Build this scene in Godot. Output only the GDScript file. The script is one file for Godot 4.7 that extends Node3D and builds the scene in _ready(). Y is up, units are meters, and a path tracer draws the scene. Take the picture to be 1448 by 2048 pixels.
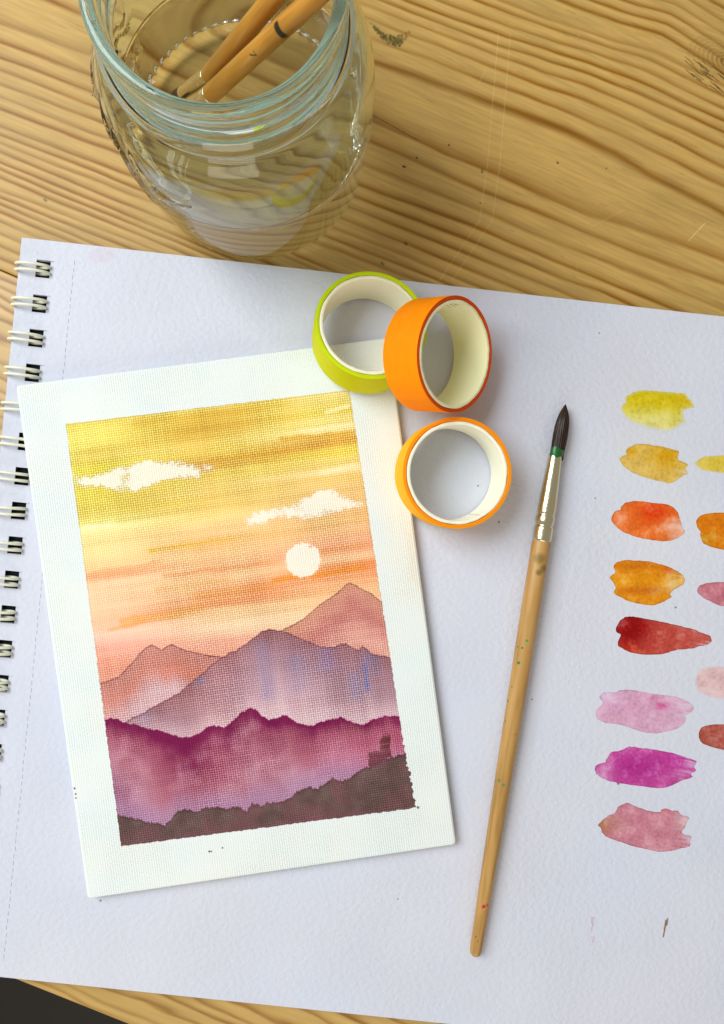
extends Node3D
# A sheet of watercolour paper, a small painted canvas board, three rolls of tape, a brush and a jar of water on a pine table, seen from above.
# Lengths below are in millimetres on the page: x to the right, y away from the viewer, z up from the top sheet of the sketchbook.

const Y0 := 0.7532            # height of the top sheet above the floor, metres
const TABLE_Z := -3.2
const CANVAS_Z := 3.5

var noise := FastNoiseLite.new()
var fine := FastNoiseLite.new()


func V(x: float, y: float) -> Vector2:
	return Vector2(x, y)


func at(x: float, y: float, z: float) -> Vector3:
	return Vector3(x * 0.001, Y0 + z * 0.001, -y * 0.001)


func dir(x: float, y: float, z: float) -> Vector3:
	return Vector3(x, z, -y)


func rgb(r: float, g: float, b: float) -> Color:
	return Color(r / 255.0, g / 255.0, b / 255.0)


# ---------------------------------------------------------------- objects

func thing(called: String, label: String, category: String, where: Vector3, group := "") -> Node3D:
	var o := Node3D.new()
	o.name = called
	o.position = where
	o.set_meta("label", label)
	o.set_meta("category", category)
	if group != "":
		o.set_meta("group", group)
	add_child(o, true)
	return o


func part(called: String, mesh: Mesh, mat: Material, parent: Node) -> MeshInstance3D:
	var m := MeshInstance3D.new()
	m.name = called
	m.mesh = mesh
	m.material_override = mat
	m.cast_shadow = GeometryInstance3D.SHADOW_CASTING_SETTING_ON
	parent.add_child(m, true)
	return m


# ---------------------------------------------------------------- meshes

# Turns the triangles outward (closed shapes) and gives them smooth normals. Godot's front faces run clockwise.
func finish(v: PackedVector3Array, uv: PackedVector2Array, idx: PackedInt32Array, closed := true, turn_over := false) -> ArrayMesh:
	var n := PackedVector3Array()
	n.resize(v.size())
	if closed or turn_over:
		var mid := Vector3.ZERO
		for p in v:
			mid += p
		mid /= v.size()
		var vol := 0.0
		for i in range(0, idx.size(), 3):
			vol += (v[idx[i]] - mid).dot((v[idx[i + 1]] - mid).cross(v[idx[i + 2]] - mid))
		if vol > 0.0 or turn_over:
			for i in range(0, idx.size(), 3):
				var k := idx[i + 1]
				idx[i + 1] = idx[i + 2]
				idx[i + 2] = k
	for i in range(0, idx.size(), 3):
		var a := v[idx[i]]
		var f := (v[idx[i + 2]] - a).cross(v[idx[i + 1]] - a) * 1.0e6
		for k in 3:
			n[idx[i + k]] += f
	for i in n.size():
		n[i] = n[i].normalized() if n[i].length_squared() > 1e-24 else Vector3.UP
	var arr := []
	arr.resize(Mesh.ARRAY_MAX)
	arr[Mesh.ARRAY_VERTEX] = v
	arr[Mesh.ARRAY_NORMAL] = n
	arr[Mesh.ARRAY_TEX_UV] = uv
	arr[Mesh.ARRAY_INDEX] = idx
	var m := ArrayMesh.new()
	m.add_surface_from_arrays(Mesh.PRIMITIVE_TRIANGLES, arr)
	return m


# Rounds a profile: a Catmull-Rom curve through its points, every step millimetres.
func rounded(pts: Array, step: float) -> Array:
	var out := []
	for i in pts.size() - 1:
		var a: Vector2 = pts[maxi(i - 1, 0)]
		var b: Vector2 = pts[i]
		var c: Vector2 = pts[i + 1]
		var d: Vector2 = pts[mini(i + 2, pts.size() - 1)]
		var k := maxi(1, int(ceil(b.distance_to(c) / step)))
		for j in k:
			out.append(b.cubic_interpolate(c, a, d, float(j) / k))
	out.append(pts[-1])
	return out


func jar_push(kind: int, r: float, h: float, th: float) -> float:
	if kind == 1:      # the glass of the jar: raised lettering on its left side, stippling round the heel, a little waviness
		var d := 0.05 * sin(3.0 * th + h * 0.05) + 0.03 * sin(7.0 * th - h * 0.2)
		if r > 37.0 and h > 11.0 and h < 57.0:
			var deg := fposmod(rad_to_deg(th), 360.0)
			var w := smoothstep(146.0, 154.0, deg) * (1.0 - smoothstep(244.0, 252.0, deg))
			if w > 0.0:
				var x := deg_to_rad(deg) * 40.0
				var n := absf(fine.get_noise_2d(x * 2.1, h * 1.5 + 40.0))
				d += 0.85 * w * (1.0 - smoothstep(0.04, 0.13, n)) * smoothstep(11.0, 15.0, h) * (1.0 - smoothstep(52.0, 57.0, h))
		if r > 33.5 and h > 0.8 and h < 7.5:      # stippling round the heel
			d += 0.45 * pow(absf(sin(th * 34.0)), 2.0) * maxf(0.0, 1.0 - absf(h - 3.6) / 2.6)
		return d
	if kind == 2:      # the hair of a brush
		return 0.07 * sin(th * 23.0 + h * 0.2) + 0.05 * sin(th * 37.0 - h * 0.3)
	if kind == 3 and r > 16.9:      # the card core does not touch the tape all the way round
		return -0.32 * maxf(0.0, fine.get_noise_2d(cos(th) * 70.0 + h * 0.2, sin(th) * 70.0))
	if kind == 4:      # the water follows the uneven inside of the glass
		return 0.12 * sin(4.0 * th + h * 0.1) + 0.25 * pow(absf(sin(th * 34.0)), 3.0) * maxf(0.0, 1.0 - absf(h - 4.2) / 2.4)
	return 0.0


func jar_lift(kind: int, r: float, h: float, th: float) -> float:
	if kind == 1 and h > 4.5 and h < 8.0 and r > 28.0 and r < 34.5:
		var s := sin(th * 34.0)
		return 1.5 * s * s * maxf(0.0, 1.0 - absf(r - 31.2) / 3.2)
	if kind == 3 and h > 1.0:
		return 0.16 * noise.get_noise_2d(cos(th) * 160.0, sin(th) * 160.0) + 0.10 * fine.get_noise_2d(cos(th) * 300.0, sin(th) * 300.0)
	return 0.0


# Turns a profile of (radius, height) in millimetres round the local y axis. ring closes the profile on itself; bend shifts the tip sideways.
func lathe(profile: Array, segs: int, ring := false, kind := 0, bend := Vector3.ZERO, turn_over := false) -> ArrayMesh:
	var v := PackedVector3Array()
	var uv := PackedVector2Array()
	var idx := PackedInt32Array()
	var n := profile.size()
	var rows := []        # [point, length along the profile]
	var pairs := []
	var run := 0.0
	var count := n if ring else n - 1
	for i in count:
		var a: Vector2 = profile[i]
		var b: Vector2 = profile[(i + 1) % n]
		var sharp := true
		if i > 0:
			var before: Vector2 = profile[i - 1]
			sharp = absf((a - before).angle_to(b - a)) > 0.75
		if sharp:
			rows.append([a, run])
		run += a.distance_to(b)
		rows.append([b, run])
		pairs.append(rows.size() - 2)
	var top := 0.0
	for p in profile:
		top = maxf(top, p.y)
	for row in rows:
		var p: Vector2 = row[0]
		for j in segs + 1:
			var th := TAU * (j % segs) / segs
			var r := p.x
			var h := p.y
			if kind > 0 and r > 0.001:
				r += jar_push(kind, p.x, p.y, th)
				h += jar_lift(kind, p.x, p.y, th)
			v.append(Vector3(r * cos(th), h, -r * sin(th)) * 0.001 + bend * pow(p.y / top, 2.0) * 0.001)
			uv.append(Vector2(float(j) / segs, row[1] / run))
	for a in pairs:
		for j in segs:
			var q: int = a * (segs + 1) + j
			var w: int = q + segs + 1
			idx.append_array([q, q + 1, w, q + 1, w + 1, w])
	return finish(v, uv, idx, not turn_over, turn_over)


# A patch of a lathe between two angles, pushed out by lift: paint, a tape end.
func patch(r0: float, r1: float, h0: float, h1: float, a0: float, a1: float, lift: float, wavy: float, rows := 6, cols := 16) -> ArrayMesh:
	var v := PackedVector3Array()
	var uv := PackedVector2Array()
	var idx := PackedInt32Array()
	for i in rows + 1:
		for j in cols + 1:
			var s := float(i) / rows
			var t := float(j) / cols
			var th := lerpf(a0, a1, t)
			var edge := 1.0 - pow(absf(2.0 * s - 1.0), 4.0) * 0.9
			edge *= 1.0 - pow(absf(2.0 * t - 1.0), 6.0) * 0.9
			var h := lerpf(h0, h1, s) + wavy * (sin(th * 5.0) * (1.0 - s) + sin(th * 3.0 + 1.0) * s)
			var r := lerpf(r0, r1, s) + lift * edge
			v.append(Vector3(r * cos(th), h, -r * sin(th)) * 0.001)
			uv.append(Vector2(t, s))
	for i in rows:
		for j in cols:
			var q := i * (cols + 1) + j
			idx.append_array([q, q + cols + 1, q + 1, q + 1, q + cols + 1, q + cols + 2])
	return finish(v, uv, idx, false)


# A flat sheet over an outline (local millimetres), lifted to z, with uv over the box given.
func flat(outline: PackedVector2Array, z: float, box: Rect2) -> ArrayMesh:
	var v := PackedVector3Array()
	var uv := PackedVector2Array()
	for p in outline:
		v.append(dir(p.x, p.y, z) * 0.001)
		uv.append(Vector2((p.x - box.position.x) / box.size.x, 1.0 - (p.y - box.position.y) / box.size.y))
	var idx := Geometry2D.triangulate_polygon(outline)
	for i in range(0, idx.size(), 3):
		if (v[idx[i + 2]] - v[idx[i]]).cross(v[idx[i + 1]] - v[idx[i]]).y < 0.0:
			var k := idx[i + 1]
			idx[i + 1] = idx[i + 2]
			idx[i + 2] = k
	return finish(v, uv, idx, false)


# A box in local millimetres, given by two corners, each face with its own uv in millimetres.
func box_into(v: PackedVector3Array, uv: PackedVector2Array, idx: PackedInt32Array, quad: Array, z0: float, z1: float, box: Rect2) -> void:
	var c := []
	for z in [z0, z1]:
		for q in quad:
			c.append(dir(q.x, q.y, z) * 0.001)
	var faces := [[0, 1, 2, 3], [4, 5, 6, 7], [0, 1, 5, 4], [1, 2, 6, 5], [2, 3, 7, 6], [3, 0, 4, 7]]
	var mid := Vector3.ZERO
	for p in c:
		mid += p / 8.0
	for f in faces:
		var base := v.size()
		for k in 4:
			v.append(c[f[k]])
			var q: Vector2 = quad[f[k] % 4]
			uv.append(Vector2((q.x - box.position.x) / box.size.x, 1.0 - (q.y - box.position.y) / box.size.y))
		var nn: Vector3 = (c[f[2]] - c[f[0]]).cross(c[f[1]] - c[f[0]])
		if nn.dot((c[f[0]] + c[f[2]]) / 2.0 - mid) > 0.0:
			idx.append_array([base, base + 1, base + 2, base, base + 2, base + 3])
		else:
			idx.append_array([base, base + 2, base + 1, base, base + 3, base + 2])


func box_mesh(quad: Array, z0: float, z1: float, box := Rect2(0, 0, 100, 100)) -> ArrayMesh:
	var v := PackedVector3Array()
	var uv := PackedVector2Array()
	var idx := PackedInt32Array()
	box_into(v, uv, idx, quad, z0, z1, box)
	return finish(v, uv, idx, false)


# A tube round a closed loop of points.
func loop_tube(pts: Array, r: float, sides := 10) -> ArrayMesh:
	var v := PackedVector3Array()
	var uv := PackedVector2Array()
	var idx := PackedInt32Array()
	var n := pts.size()
	for i in n:
		var t: Vector3 = (pts[(i + 1) % n] - pts[(i + n - 1) % n]).normalized()
		var a := t.cross(Vector3(0.3, 0.1, 1.0)).normalized()
		var b := t.cross(a)
		for j in sides:
			var th := TAU * j / sides
			v.append((pts[i] + (a * cos(th) + b * sin(th)) * r) * 0.001)
			uv.append(Vector2(float(j) / sides, float(i) / n))
	for i in n:
		for j in sides:
			var q := i * sides + j
			var w := ((i + 1) % n) * sides + j
			var q1 := i * sides + (j + 1) % sides
			var w1 := ((i + 1) % n) * sides + (j + 1) % sides
			idx.append_array([q, q1, w, q1, w1, w])
	return finish(v, uv, idx)


# ---------------------------------------------------------------- materials

func plain(color: Color, rough: float, spec := 0.5) -> StandardMaterial3D:
	var m := StandardMaterial3D.new()
	m.albedo_color = color
	m.roughness = rough
	m.metallic_specular = spec
	return m


func textured(im: Image, rough: float, spec := 0.5) -> StandardMaterial3D:
	var m := plain(Color.WHITE, rough, spec)
	m.albedo_texture = ImageTexture.create_from_image(im)
	return m


func grain_bump(m: StandardMaterial3D, seed_value: int, freq: float, per_metre: float, depth_cm: float, octaves := 4) -> void:
	var f := FastNoiseLite.new()
	f.seed = seed_value
	f.frequency = freq
	f.fractal_octaves = octaves
	var t := NoiseTexture2D.new()
	t.width = 512
	t.height = 512
	t.seamless = true
	t.noise = f
	m.uv1_triplanar = true
	m.uv1_world_triplanar = false
	m.uv1_scale = Vector3.ONE * per_metre
	m.heightmap_enabled = true
	m.heightmap_texture = t
	m.heightmap_scale = depth_cm


# ---------------------------------------------------------------- textures

func dab(im: Image, x: float, y: float, r: float, c: Color, a: float) -> void:
	var w := im.get_width()
	var h := im.get_height()
	for yy in range(maxi(0, int(y - r)), mini(h, int(y + r) + 2)):
		for xx in range(maxi(0, int(x - r)), mini(w, int(x + r) + 2)):
			var d := Vector2(xx + 0.5 - x, yy + 0.5 - y).length() / r
			if d < 1.0:
				im.set_pixel(xx, yy, im.get_pixel(xx, yy).lerp(c, a * minf(1.0, (1.0 - d) * 1.6)))


func line(im: Image, a: Vector2, b: Vector2, r: float, c: Color, alpha: float) -> void:
	var n := maxi(1, int(a.distance_to(b) / maxf(0.5, r * 0.7)))
	for i in n + 1:
		var p := a.lerp(b, float(i) / n)
		dab(im, p.x, p.y, r, c, alpha * (0.65 + 0.35 * fine.get_noise_2d(p.x * 3.0, p.y * 3.0)))


# Growth rings of the board that shows: each row is one dark line of late wood, as its height across the board every 18 mm along it.
const RINGS := [
	[195.2,195.3,195.3,195.3,195.4,195.5,195.6,195.8,196,196.3,196.7,197.2,197.9,198.9,200.2,202.8,200.5,196.6,193.8,191.7,190.2,189.1,188.2,187.6],
	[186.6,186.6,186.6,186.7,186.8,186.9,187.1,187.3,187.5,187.9,188.4,189.1,190,191.3,193.1,195.7,195.3,194.6,192.7,190.6,189.1,188,187.1,186.5],
	[183.1,183.1,183.2,183.3,183.3,183.5,183.7,183.9,184.2,184.6,185.2,186,187.1,188.5,190.4,192.6,191.9,191.1,190.5,189.5,188,186.9,186,185.4],
	[177.6,177.6,177.7,177.8,177.9,178,178.2,178.5,178.9,179.5,180.2,181.1,182.4,184.3,186.7,188.3,187.6,187.3,186.9,186.5,186.3,185.8,184.9,184.3],
	[172.6,172.7,172.7,172.8,173,173.2,173.4,173.8,174.3,174.9,175.8,176.9,178.5,180.7,182.5,183.7,183.3,183.3,183.1,182.9,182.8,182.7,182.7,182.6],
	[170.2,170.3,170.3,170.4,170.5,170.7,170.9,171.1,171.5,172,172.7,173.6,174.7,177,178.8,179.7,179.7,179.5,179.7,179.8,179.9,180,180.1,180.1],
	[165.9,166,166.1,166.2,166.3,166.5,166.8,167.1,167.6,168.2,169.1,170.2,171.2,172.7,174.6,175.1,174.6,174.6,174.6,174.5,174.5,174.5,174.4,174.4],
	[162.3,162.3,162.4,162.5,162.6,162.8,163,163.3,163.6,164.2,164.9,165.9,166.7,167.6,169.5,169.4,169,167.8,167,166.4,166,165.7,165.5,165.3],
	[154.5,154.5,154.6,154.8,155,155.2,155.6,156,156.7,157.5,158.7,160.2,160.8,162.3,163.1,163,162.8,161.8,161.2,160.7,160.4,160.1,159.9,159.8],
	[146.3,146.4,146.5,146.7,146.9,147.2,147.6,148.2,148.9,149.9,151.5,153,154.6,155.9,157,156.5,154.3,153.3,151.7,150.9,150.2,149.8,149.4,149.2],
	[131.2,131.2,131.2,131.2,131.3,131.3,131.3,131.3,131.4,131.5,131.6,131.5,131.3,132.1,131.4,132,134.1,135.8,136.9,137.9,138.6,139.1,139.5,139.8],
	[124.4,124.4,124.4,124.4,124.4,124.4,124.3,124.3,124.3,124.2,124.2,124.6,124.4,124.2,125.2,125.7,126.2,127.2,128.9,130.2,131.1,131.8,132.3,132.6],
	[107.2,107.8,108.7,109.8,111.3,112.8,113.3,113.9,114.4,115,115.6,116.4,116.8,117.6,117.8,118.2,119.3,119.8,120.1,120.6,120.9,121.1,121.3,121.4],
	[101.9,102.3,102.9,103.6,104.8,105.7,106.3,106.8,107.2,107.6,108,108.7,110.1,111.4,111.4,111.7,112.2,112.7,113,113.3,113.5,113.7,113.8,113.9],
	[96.5,97,97.6,98.3,99.7,100.3,101.3,101.9,102.4,102.9,103.5,104.1,105.1,106.1,106.4,106.9,108.4,107.8,108.1,108.3,108.5,108.6,108.7,108.8],
	[93.4,93.7,94,94.4,95.3,95.8,96.9,97.5,98.1,98.7,99.3,99.9,100.4,101.2,101.9,102.5,102.5,102.7,102.9,103.1,103.2,103.2,103.3,103.3],
	[87.7,88.1,88.6,89.4,90.6,91.4,92.2,92.8,93.3,93.9,94.4,95,95.8,96.2,96.9,97.5,97.9,98.2,98.5,98.7,98.8,98.9,99,99],
	[84.4,84.6,84.9,85.3,86.1,86.6,87.9,88.4,89,89.6,90.1,90.7,91.7,91.7,92.3,92.7,93,93.2,93.3,93.5,93.5,93.6,93.6,93.7],
	[79.8,80.2,80.7,81.4,82.3,83.3,84.4,84.9,85.4,86,86.5,87,88,88.3,88.5,88.7,88.9,89,89,89.1,89.1,89.2,89.2,89.2],
	[74.2,74.5,75,75.6,76.4,77.3,78.1,79.3,80.5,81.6,82.8,84,85,86,86.7,87.3,87.7,87.9,87.9,88,88,88.1,88.1,88.1],
	[71.3,71.7,72.1,72.7,73.6,74.6,75,75.4,75.7,75.8,76,76.1,76.1,76.2,76.2,76.3,76.3,76.3,76.3,76.3,76.3,76.3,76.3,76.3],
	[69.7,69.9,70.1,70.5,70.9,71.4,72.3,73,73.5,74,74.3,74.5,74.7,74.8,74.9,75,75,75,75.1,75.1,75.1,75.1,75.1,75.1],
	[67.6,67.6,67.7,67.8,67.9,68.2,68.2,68.9,69.3,69.5,69.7,69.8,69.9,70,70,70.1,70.1,70.1,70.1,70.1,70.2,70.2,70.2,70.2],
	[63.4,63.5,63.7,64,64.4,64.9,65.1,65.3,65.5,65.6,65.6,65.7,65.7,65.8,65.8,65.8,65.8,65.8,65.8,65.8,65.8,65.8,65.8,65.8],
	[62.3,62.3,62.3,62.3,62.3,62.2,62.6,63.1,63.5,63.8,64,64.1,64.2,64.3,64.4,64.4,64.5,64.5,64.5,64.5,64.5,64.5,64.6,64.6],
	[59.2,59.3,59.4,59.5,59.7,59.6,60,60.5,60.8,61,61.2,61.3,61.4,61.5,61.5,61.6,61.6,61.6,61.6,61.6,61.6,61.7,61.7,61.7],
	[53.6,53.8,54.1,54.5,55.1,56.2,56.7,57.4,57.9,58.2,58.5,58.6,58.8,58.9,59,59,59.1,59.1,59.1,59.1,59.1,59.1,59.2,59.2],
	[52.1,52.2,52.4,52.7,53,53.5,54,54.7,55.1,55.5,55.7,55.9,56,56.1,56.2,56.3,56.3,56.4,56.4,56.4,56.4,56.4,56.4,56.4],
	[50.9,50.9,50.9,50.9,50.9,50.9,51.1,51.1,51.1,51.1,51.1,51.1,51.1,51.1,51.1,51.1,51.1,51.1,51.1,51.1,51.1,51.1,51.1,51.1],
	[48.2,48.2,48.2,48.2,48.2,48.3,48.7,48.7,48.7,48.7,48.7,48.7,48.7,48.7,48.7,48.7,48.7,48.7,48.7,48.7,48.7,48.7,48.7,48.7],
	[45.1,45.1,45.1,45.1,45.1,45.2,45.4,45.4,45.4,45.4,45.4,45.4,45.4,45.4,45.4,45.4,45.4,45.4,45.4,45.4,45.4,45.4,45.4,45.4]]
const BOARD := Rect2(-230, 30, 430, 205)


func board_texture(ppm: float) -> Image:
	# the ring count and the ring width, worked out coarsely and then smoothed up
	var cw := int(BOARD.size.x * 1.6)
	var ch := int(BOARD.size.y * 1.6)
	var field := PackedFloat32Array()
	field.resize(cw * ch * 2)
	for i in cw:
		var lx := BOARD.position.x + (i + 0.5) / 1.6
		var s := clampf((lx + 230.0) / 18.0, 0.0, 22.999)
		var k := int(s)
		var f := s - k
		f = f * f * (3.0 - 2.0 * f) * 0.5 + f * 0.5
		var ys := PackedFloat32Array()
		for r in RINGS:
			ys.append(lerpf(r[k], r[k + 1], f))
		var at_ring := 0
		for j in ch:
			var ly := BOARD.end.y - (j + 0.5) / 1.6 + 0.22 * noise.get_noise_2d(lx * 2.2, j * 1.5)
			while at_ring < ys.size() and ly < ys[at_ring]:
				at_ring += 1
			while at_ring > 0 and ly > ys[at_ring - 1]:
				at_ring -= 1
			var val := 0.0
			var gap := 4.0
			if at_ring == 0:
				val = 40.0 - (ly - ys[0]) / 4.0
			elif at_ring >= ys.size():
				val = 40.0 + ys.size() - 1 + (ys[-1] - ly) / 4.0
			else:
				gap = ys[at_ring - 1] - ys[at_ring]
				val = 40.0 + at_ring - 1 + (ys[at_ring - 1] - ly) / gap
			field[(j * cw + i) * 2] = val
			field[(j * cw + i) * 2 + 1] = gap
	var w := int(BOARD.size.x * ppm)
	var h := int(BOARD.size.y * ppm)
	var fi := Image.create_from_data(cw, ch, false, Image.FORMAT_RGF, field.to_byte_array())
	fi.resize(w, h, Image.INTERPOLATE_BILINEAR)
	return wood_pixels(fi.get_data().to_float32_array(), w, h, ppm)


func other_board_texture(w: int, h: int, ppm: float) -> Image:
	var data := PackedFloat32Array()
	data.resize(w * h * 2)
	for y in h:
		for x in w:
			data[(y * w + x) * 2] = 60.0 + (y / ppm) / 4.6 + 1.2 * noise.get_noise_2d(x / ppm * 0.5, y / ppm * 2.0)
			data[(y * w + x) * 2 + 1] = 4.6
	return wood_pixels(data, w, h, ppm)


func wood_pixels(d: PackedFloat32Array, w: int, h: int, ppm: float) -> Image:
	var early := Color(0.548, 0.345, 0.104)
	var late := Color(0.265, 0.108, 0.008)
	var fibre := FastNoiseLite.new()
	fibre.seed = 31
	fibre.frequency = 0.05
	fibre.fractal_octaves = 3
	var fib := fibre.get_image(w / 8, h)
	fib.resize(w, h, Image.INTERPOLATE_CUBIC)
	fib.convert(Image.FORMAT_L8)
	var fb := fib.get_data()
	fibre.seed = 57
	fibre.frequency = 0.012
	var blot := fibre.get_image(w / 4, h / 2)
	blot.resize(w, h, Image.INTERPOLATE_BILINEAR)
	blot.convert(Image.FORMAT_L8)
	var bb := blot.get_data()
	fibre.seed = 91
	fibre.frequency = 0.16
	var pore := fibre.get_image(w / 16, h)
	pore.resize(w, h, Image.INTERPOLATE_CUBIC)
	pore.convert(Image.FORMAT_L8)
	var pb := pore.get_data()
	var bytes := PackedByteArray()
	bytes.resize(w * h * 3)
	var lut := PackedByteArray()      # linear to sRGB, 10 bits
	lut.resize(1024)
	for i in 1024:
		var l := (i + 0.5) / 1024.0
		lut[i] = int(255.0 * (l * 12.92 if l < 0.0031308 else 1.055 * pow(l, 1.0 / 2.4) - 0.055))
	for i in w * h:
		var val := d[i * 2]
		var gap := d[i * 2 + 1]
		var ring := floorf(val + 0.5)
		var t := (val - ring) * gap            # millimetres past the dark line
		var wide := 0.72 + 0.15 * gap
		var strength := 0.84 + 0.26 * sin(ring * 2.4) * sin(ring * 1.1 + 1.0)
		var k := 0.0
		if t < 0.0:
			var s := 1.0 + t / (wide * 1.9)
			k = s * s if s > 0.0 else 0.0
		else:
			var s := 1.0 - t / (wide * 0.8)
			k = s * s * (3.0 - 2.0 * s) if s > 0.0 else 0.0
		var f := (fb[i] - 128) / 128.0
		var b := (bb[i] - 128) / 128.0
		k = clampf(k * (strength + 0.3 * b) + 0.10 * b + 0.07 * f, 0.0, 1.0)
		var g := 1.0 + 0.12 * f + 0.12 * b + 0.13 * ((pb[i] - 128) / 128.0)
		bytes[i * 3] = lut[mini(1023, int((early.r + (late.r - early.r) * k) * g * 1024.0))]
		bytes[i * 3 + 1] = lut[mini(1023, int((early.g + (late.g - early.g) * k) * g * 1024.0))]
		bytes[i * 3 + 2] = lut[mini(1023, int((early.b + (late.b - early.b) * k) * g * 1024.0))]
	return Image.create_from_data(w, h, false, Image.FORMAT_RGB8, bytes)


func board_marks(im: Image, ppm: float) -> void:
	var p := func(x: float, y: float) -> Vector2: return Vector2((x - BOARD.position.x) * ppm, (BOARD.end.y - y) * ppm)
	# long pale scratches and a few short ones
	var pale := rgb(232, 205, 150)
	for s in [[-14.7, 178.6, 0.1, 133.4], [0.1, 133.4, 5.3, 114.2], [5.3, 114.2, 0.5, 88.6], [-10.7, 180.3, 4.2, 135.3], [4.2, 135.3, 9.5, 116.0], [9.5, 116.0, 4.6, 90.4], [-14.3, 159.4, -13.8, 164.5], [-95.0, 120.0, -91.0, 112.0]]:
		line(im, p.call(s[0], s[1]), p.call(s[2], s[3]), 0.9, pale, 0.34)
	line(im, p.call(77.9, 138.1), p.call(81.0, 146.4), 1.3, rgb(240, 215, 150), 0.6)
	line(im, p.call(43.0, 128.0), p.call(52.0, 139.0), 0.8, pale, 0.3)
	for i in 46:
		var q := Vector2(noise.get_noise_2d(i * 91.0, 3.0), noise.get_noise_2d(i * 57.0, 90.0)) * Vector2(330, 150) + Vector2(-20, 130)
		line(im, p.call(q.x, q.y), p.call(q.x + 0.5 + 2.0 * fine.get_noise_1d(i * 33.0), q.y + 2.5 + 2.0 * fine.get_noise_1d(i * 71.0)), 0.7, pale, 0.2)
	# short dark pores along the grain
	for i in 420:
		var q := Vector2(fine.get_noise_2d(i * 17.3, 3.0), fine.get_noise_2d(i * 9.7, 300.0)) * Vector2(420, 200) + Vector2(-20, 130)
		var l := 1.5 + 3.0 * absf(fine.get_noise_1d(i * 41.0))
		line(im, p.call(q.x, q.y), p.call(q.x + l, q.y - 0.03 * l), 0.75, rgb(120, 82, 30), 0.28)
	# the crack beside the jar and the dark end of a split
	line(im, p.call(-46.0, 133.5), p.call(-26.0, 131.6), 0.9, rgb(74, 44, 12), 0.75)
	line(im, p.call(-26.0, 131.6), p.call(-14.0, 130.9), 0.8, rgb(110, 70, 22), 0.4)
	# specks of ink
	for s in [[-15.5, 134.6, 1.9], [-24.3, 125.7, 2.1], [-27.5, 120.9, 2.2], [-26.9, 121.0, 1.6], [-0.8, 130.5, 1.7], [-1.1, 131.2, 1.3], [23.0, 144.7, 2.0], [9.4, 88.0, 1.6], [-138.2, 99.5, 1.4], [3.0, 120.0, 1.2], [40.0, 150.0, 1.2]]:
		var q: Vector2 = p.call(s[0], s[1])
		dab(im, q.x, q.y, s[2] * 0.9, rgb(22, 26, 36), 0.95)
		dab(im, q.x + 1.4, q.y + 0.5, s[2] * 0.7, rgb(22, 26, 36), 0.9)
	for s in [[-16.1, 95.9, 4.0], [-21.0, 85.9, 3.4], [-139.1, 58.7, 3.2]]:
		var q: Vector2 = p.call(s[0], s[1])
		dab(im, q.x, q.y, s[2], rgb(92, 74, 30), 0.6)
		dab(im, q.x + 3.0, q.y + 1.0, s[2] * 0.7, rgb(70, 56, 24), 0.6)
	# the greenish black stain behind the jar, where a chip of the surface has gone
	var chip := PackedVector2Array([V(-59.5, 164.2), V(-53.0, 161.8), V(-48.0, 162.4), V(-44.2, 167.0), V(-43.6, 165.2), V(-45.4, 159.6), V(-49.5, 158.8), V(-54.0, 160.4)])
	for i in 900:
		var a := fine.get_noise_2d(i * 31.0, 8.0)
		var b := fine.get_noise_2d(i * 23.0, 77.0)
		var q := Vector2(-51.5 + a * 16.0, 162.0 + b * 9.0)
		if Geometry2D.is_point_in_polygon(q, chip):
			var w: Vector2 = p.call(q.x, q.y)
			dab(im, w.x, w.y, 2.4, rgb(66, 60, 26).lerp(rgb(120, 96, 48), absf(a + b)), 0.35)
	# resin stains
	for s in [[26.0, 184.0, 38.0, 184.5, 5.0], [28.0, 182.0, 41.0, 182.8, 4.0], [31.0, 199.5, 36.0, 200.0, 4.5], [-12.0, 138.0, -4.0, 137.8, 2.4], [-2.0, 136.0, 9.0, 138.5, 2.6]]:
		line(im, p.call(s[0], s[1]), p.call(s[2], s[3]), s[4], rgb(172, 112, 26), 0.12)
	# the knot at the far right and the cracked wood in front of it
	for i in 26:
		var k := i / 26.0
		var c: Vector2 = p.call(67.0, 203.0)
		for j in 90:
			var th := TAU * j / 90.0
			var rr := (1.5 + 10.5 * k) * (1.0 + 0.13 * noise.get_noise_2d(cos(th) * 60.0, sin(th) * 60.0 + k * 40.0))
			if i % 3 != 1:
				dab(im, c.x + rr * ppm * 1.5 * cos(th), c.y + rr * ppm * 0.75 * sin(th), 2.2, rgb(104, 70, 26), 0.17 * (1.0 - k * 0.6))
	for i in 30:
		var a := fine.get_noise_2d(i * 13.0, 40.0)
		var b := fine.get_noise_2d(i * 29.0, 10.0)
		var q := Vector2(58.0 + a * 14.0, 196.5 + b * 6.0)
		line(im, p.call(q.x, q.y), p.call(q.x + 3.0 + 3.0 * absf(b), q.y - 0.6 - 1.4 * absf(a)), 0.9, rgb(60, 44, 20), 0.6)


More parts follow.
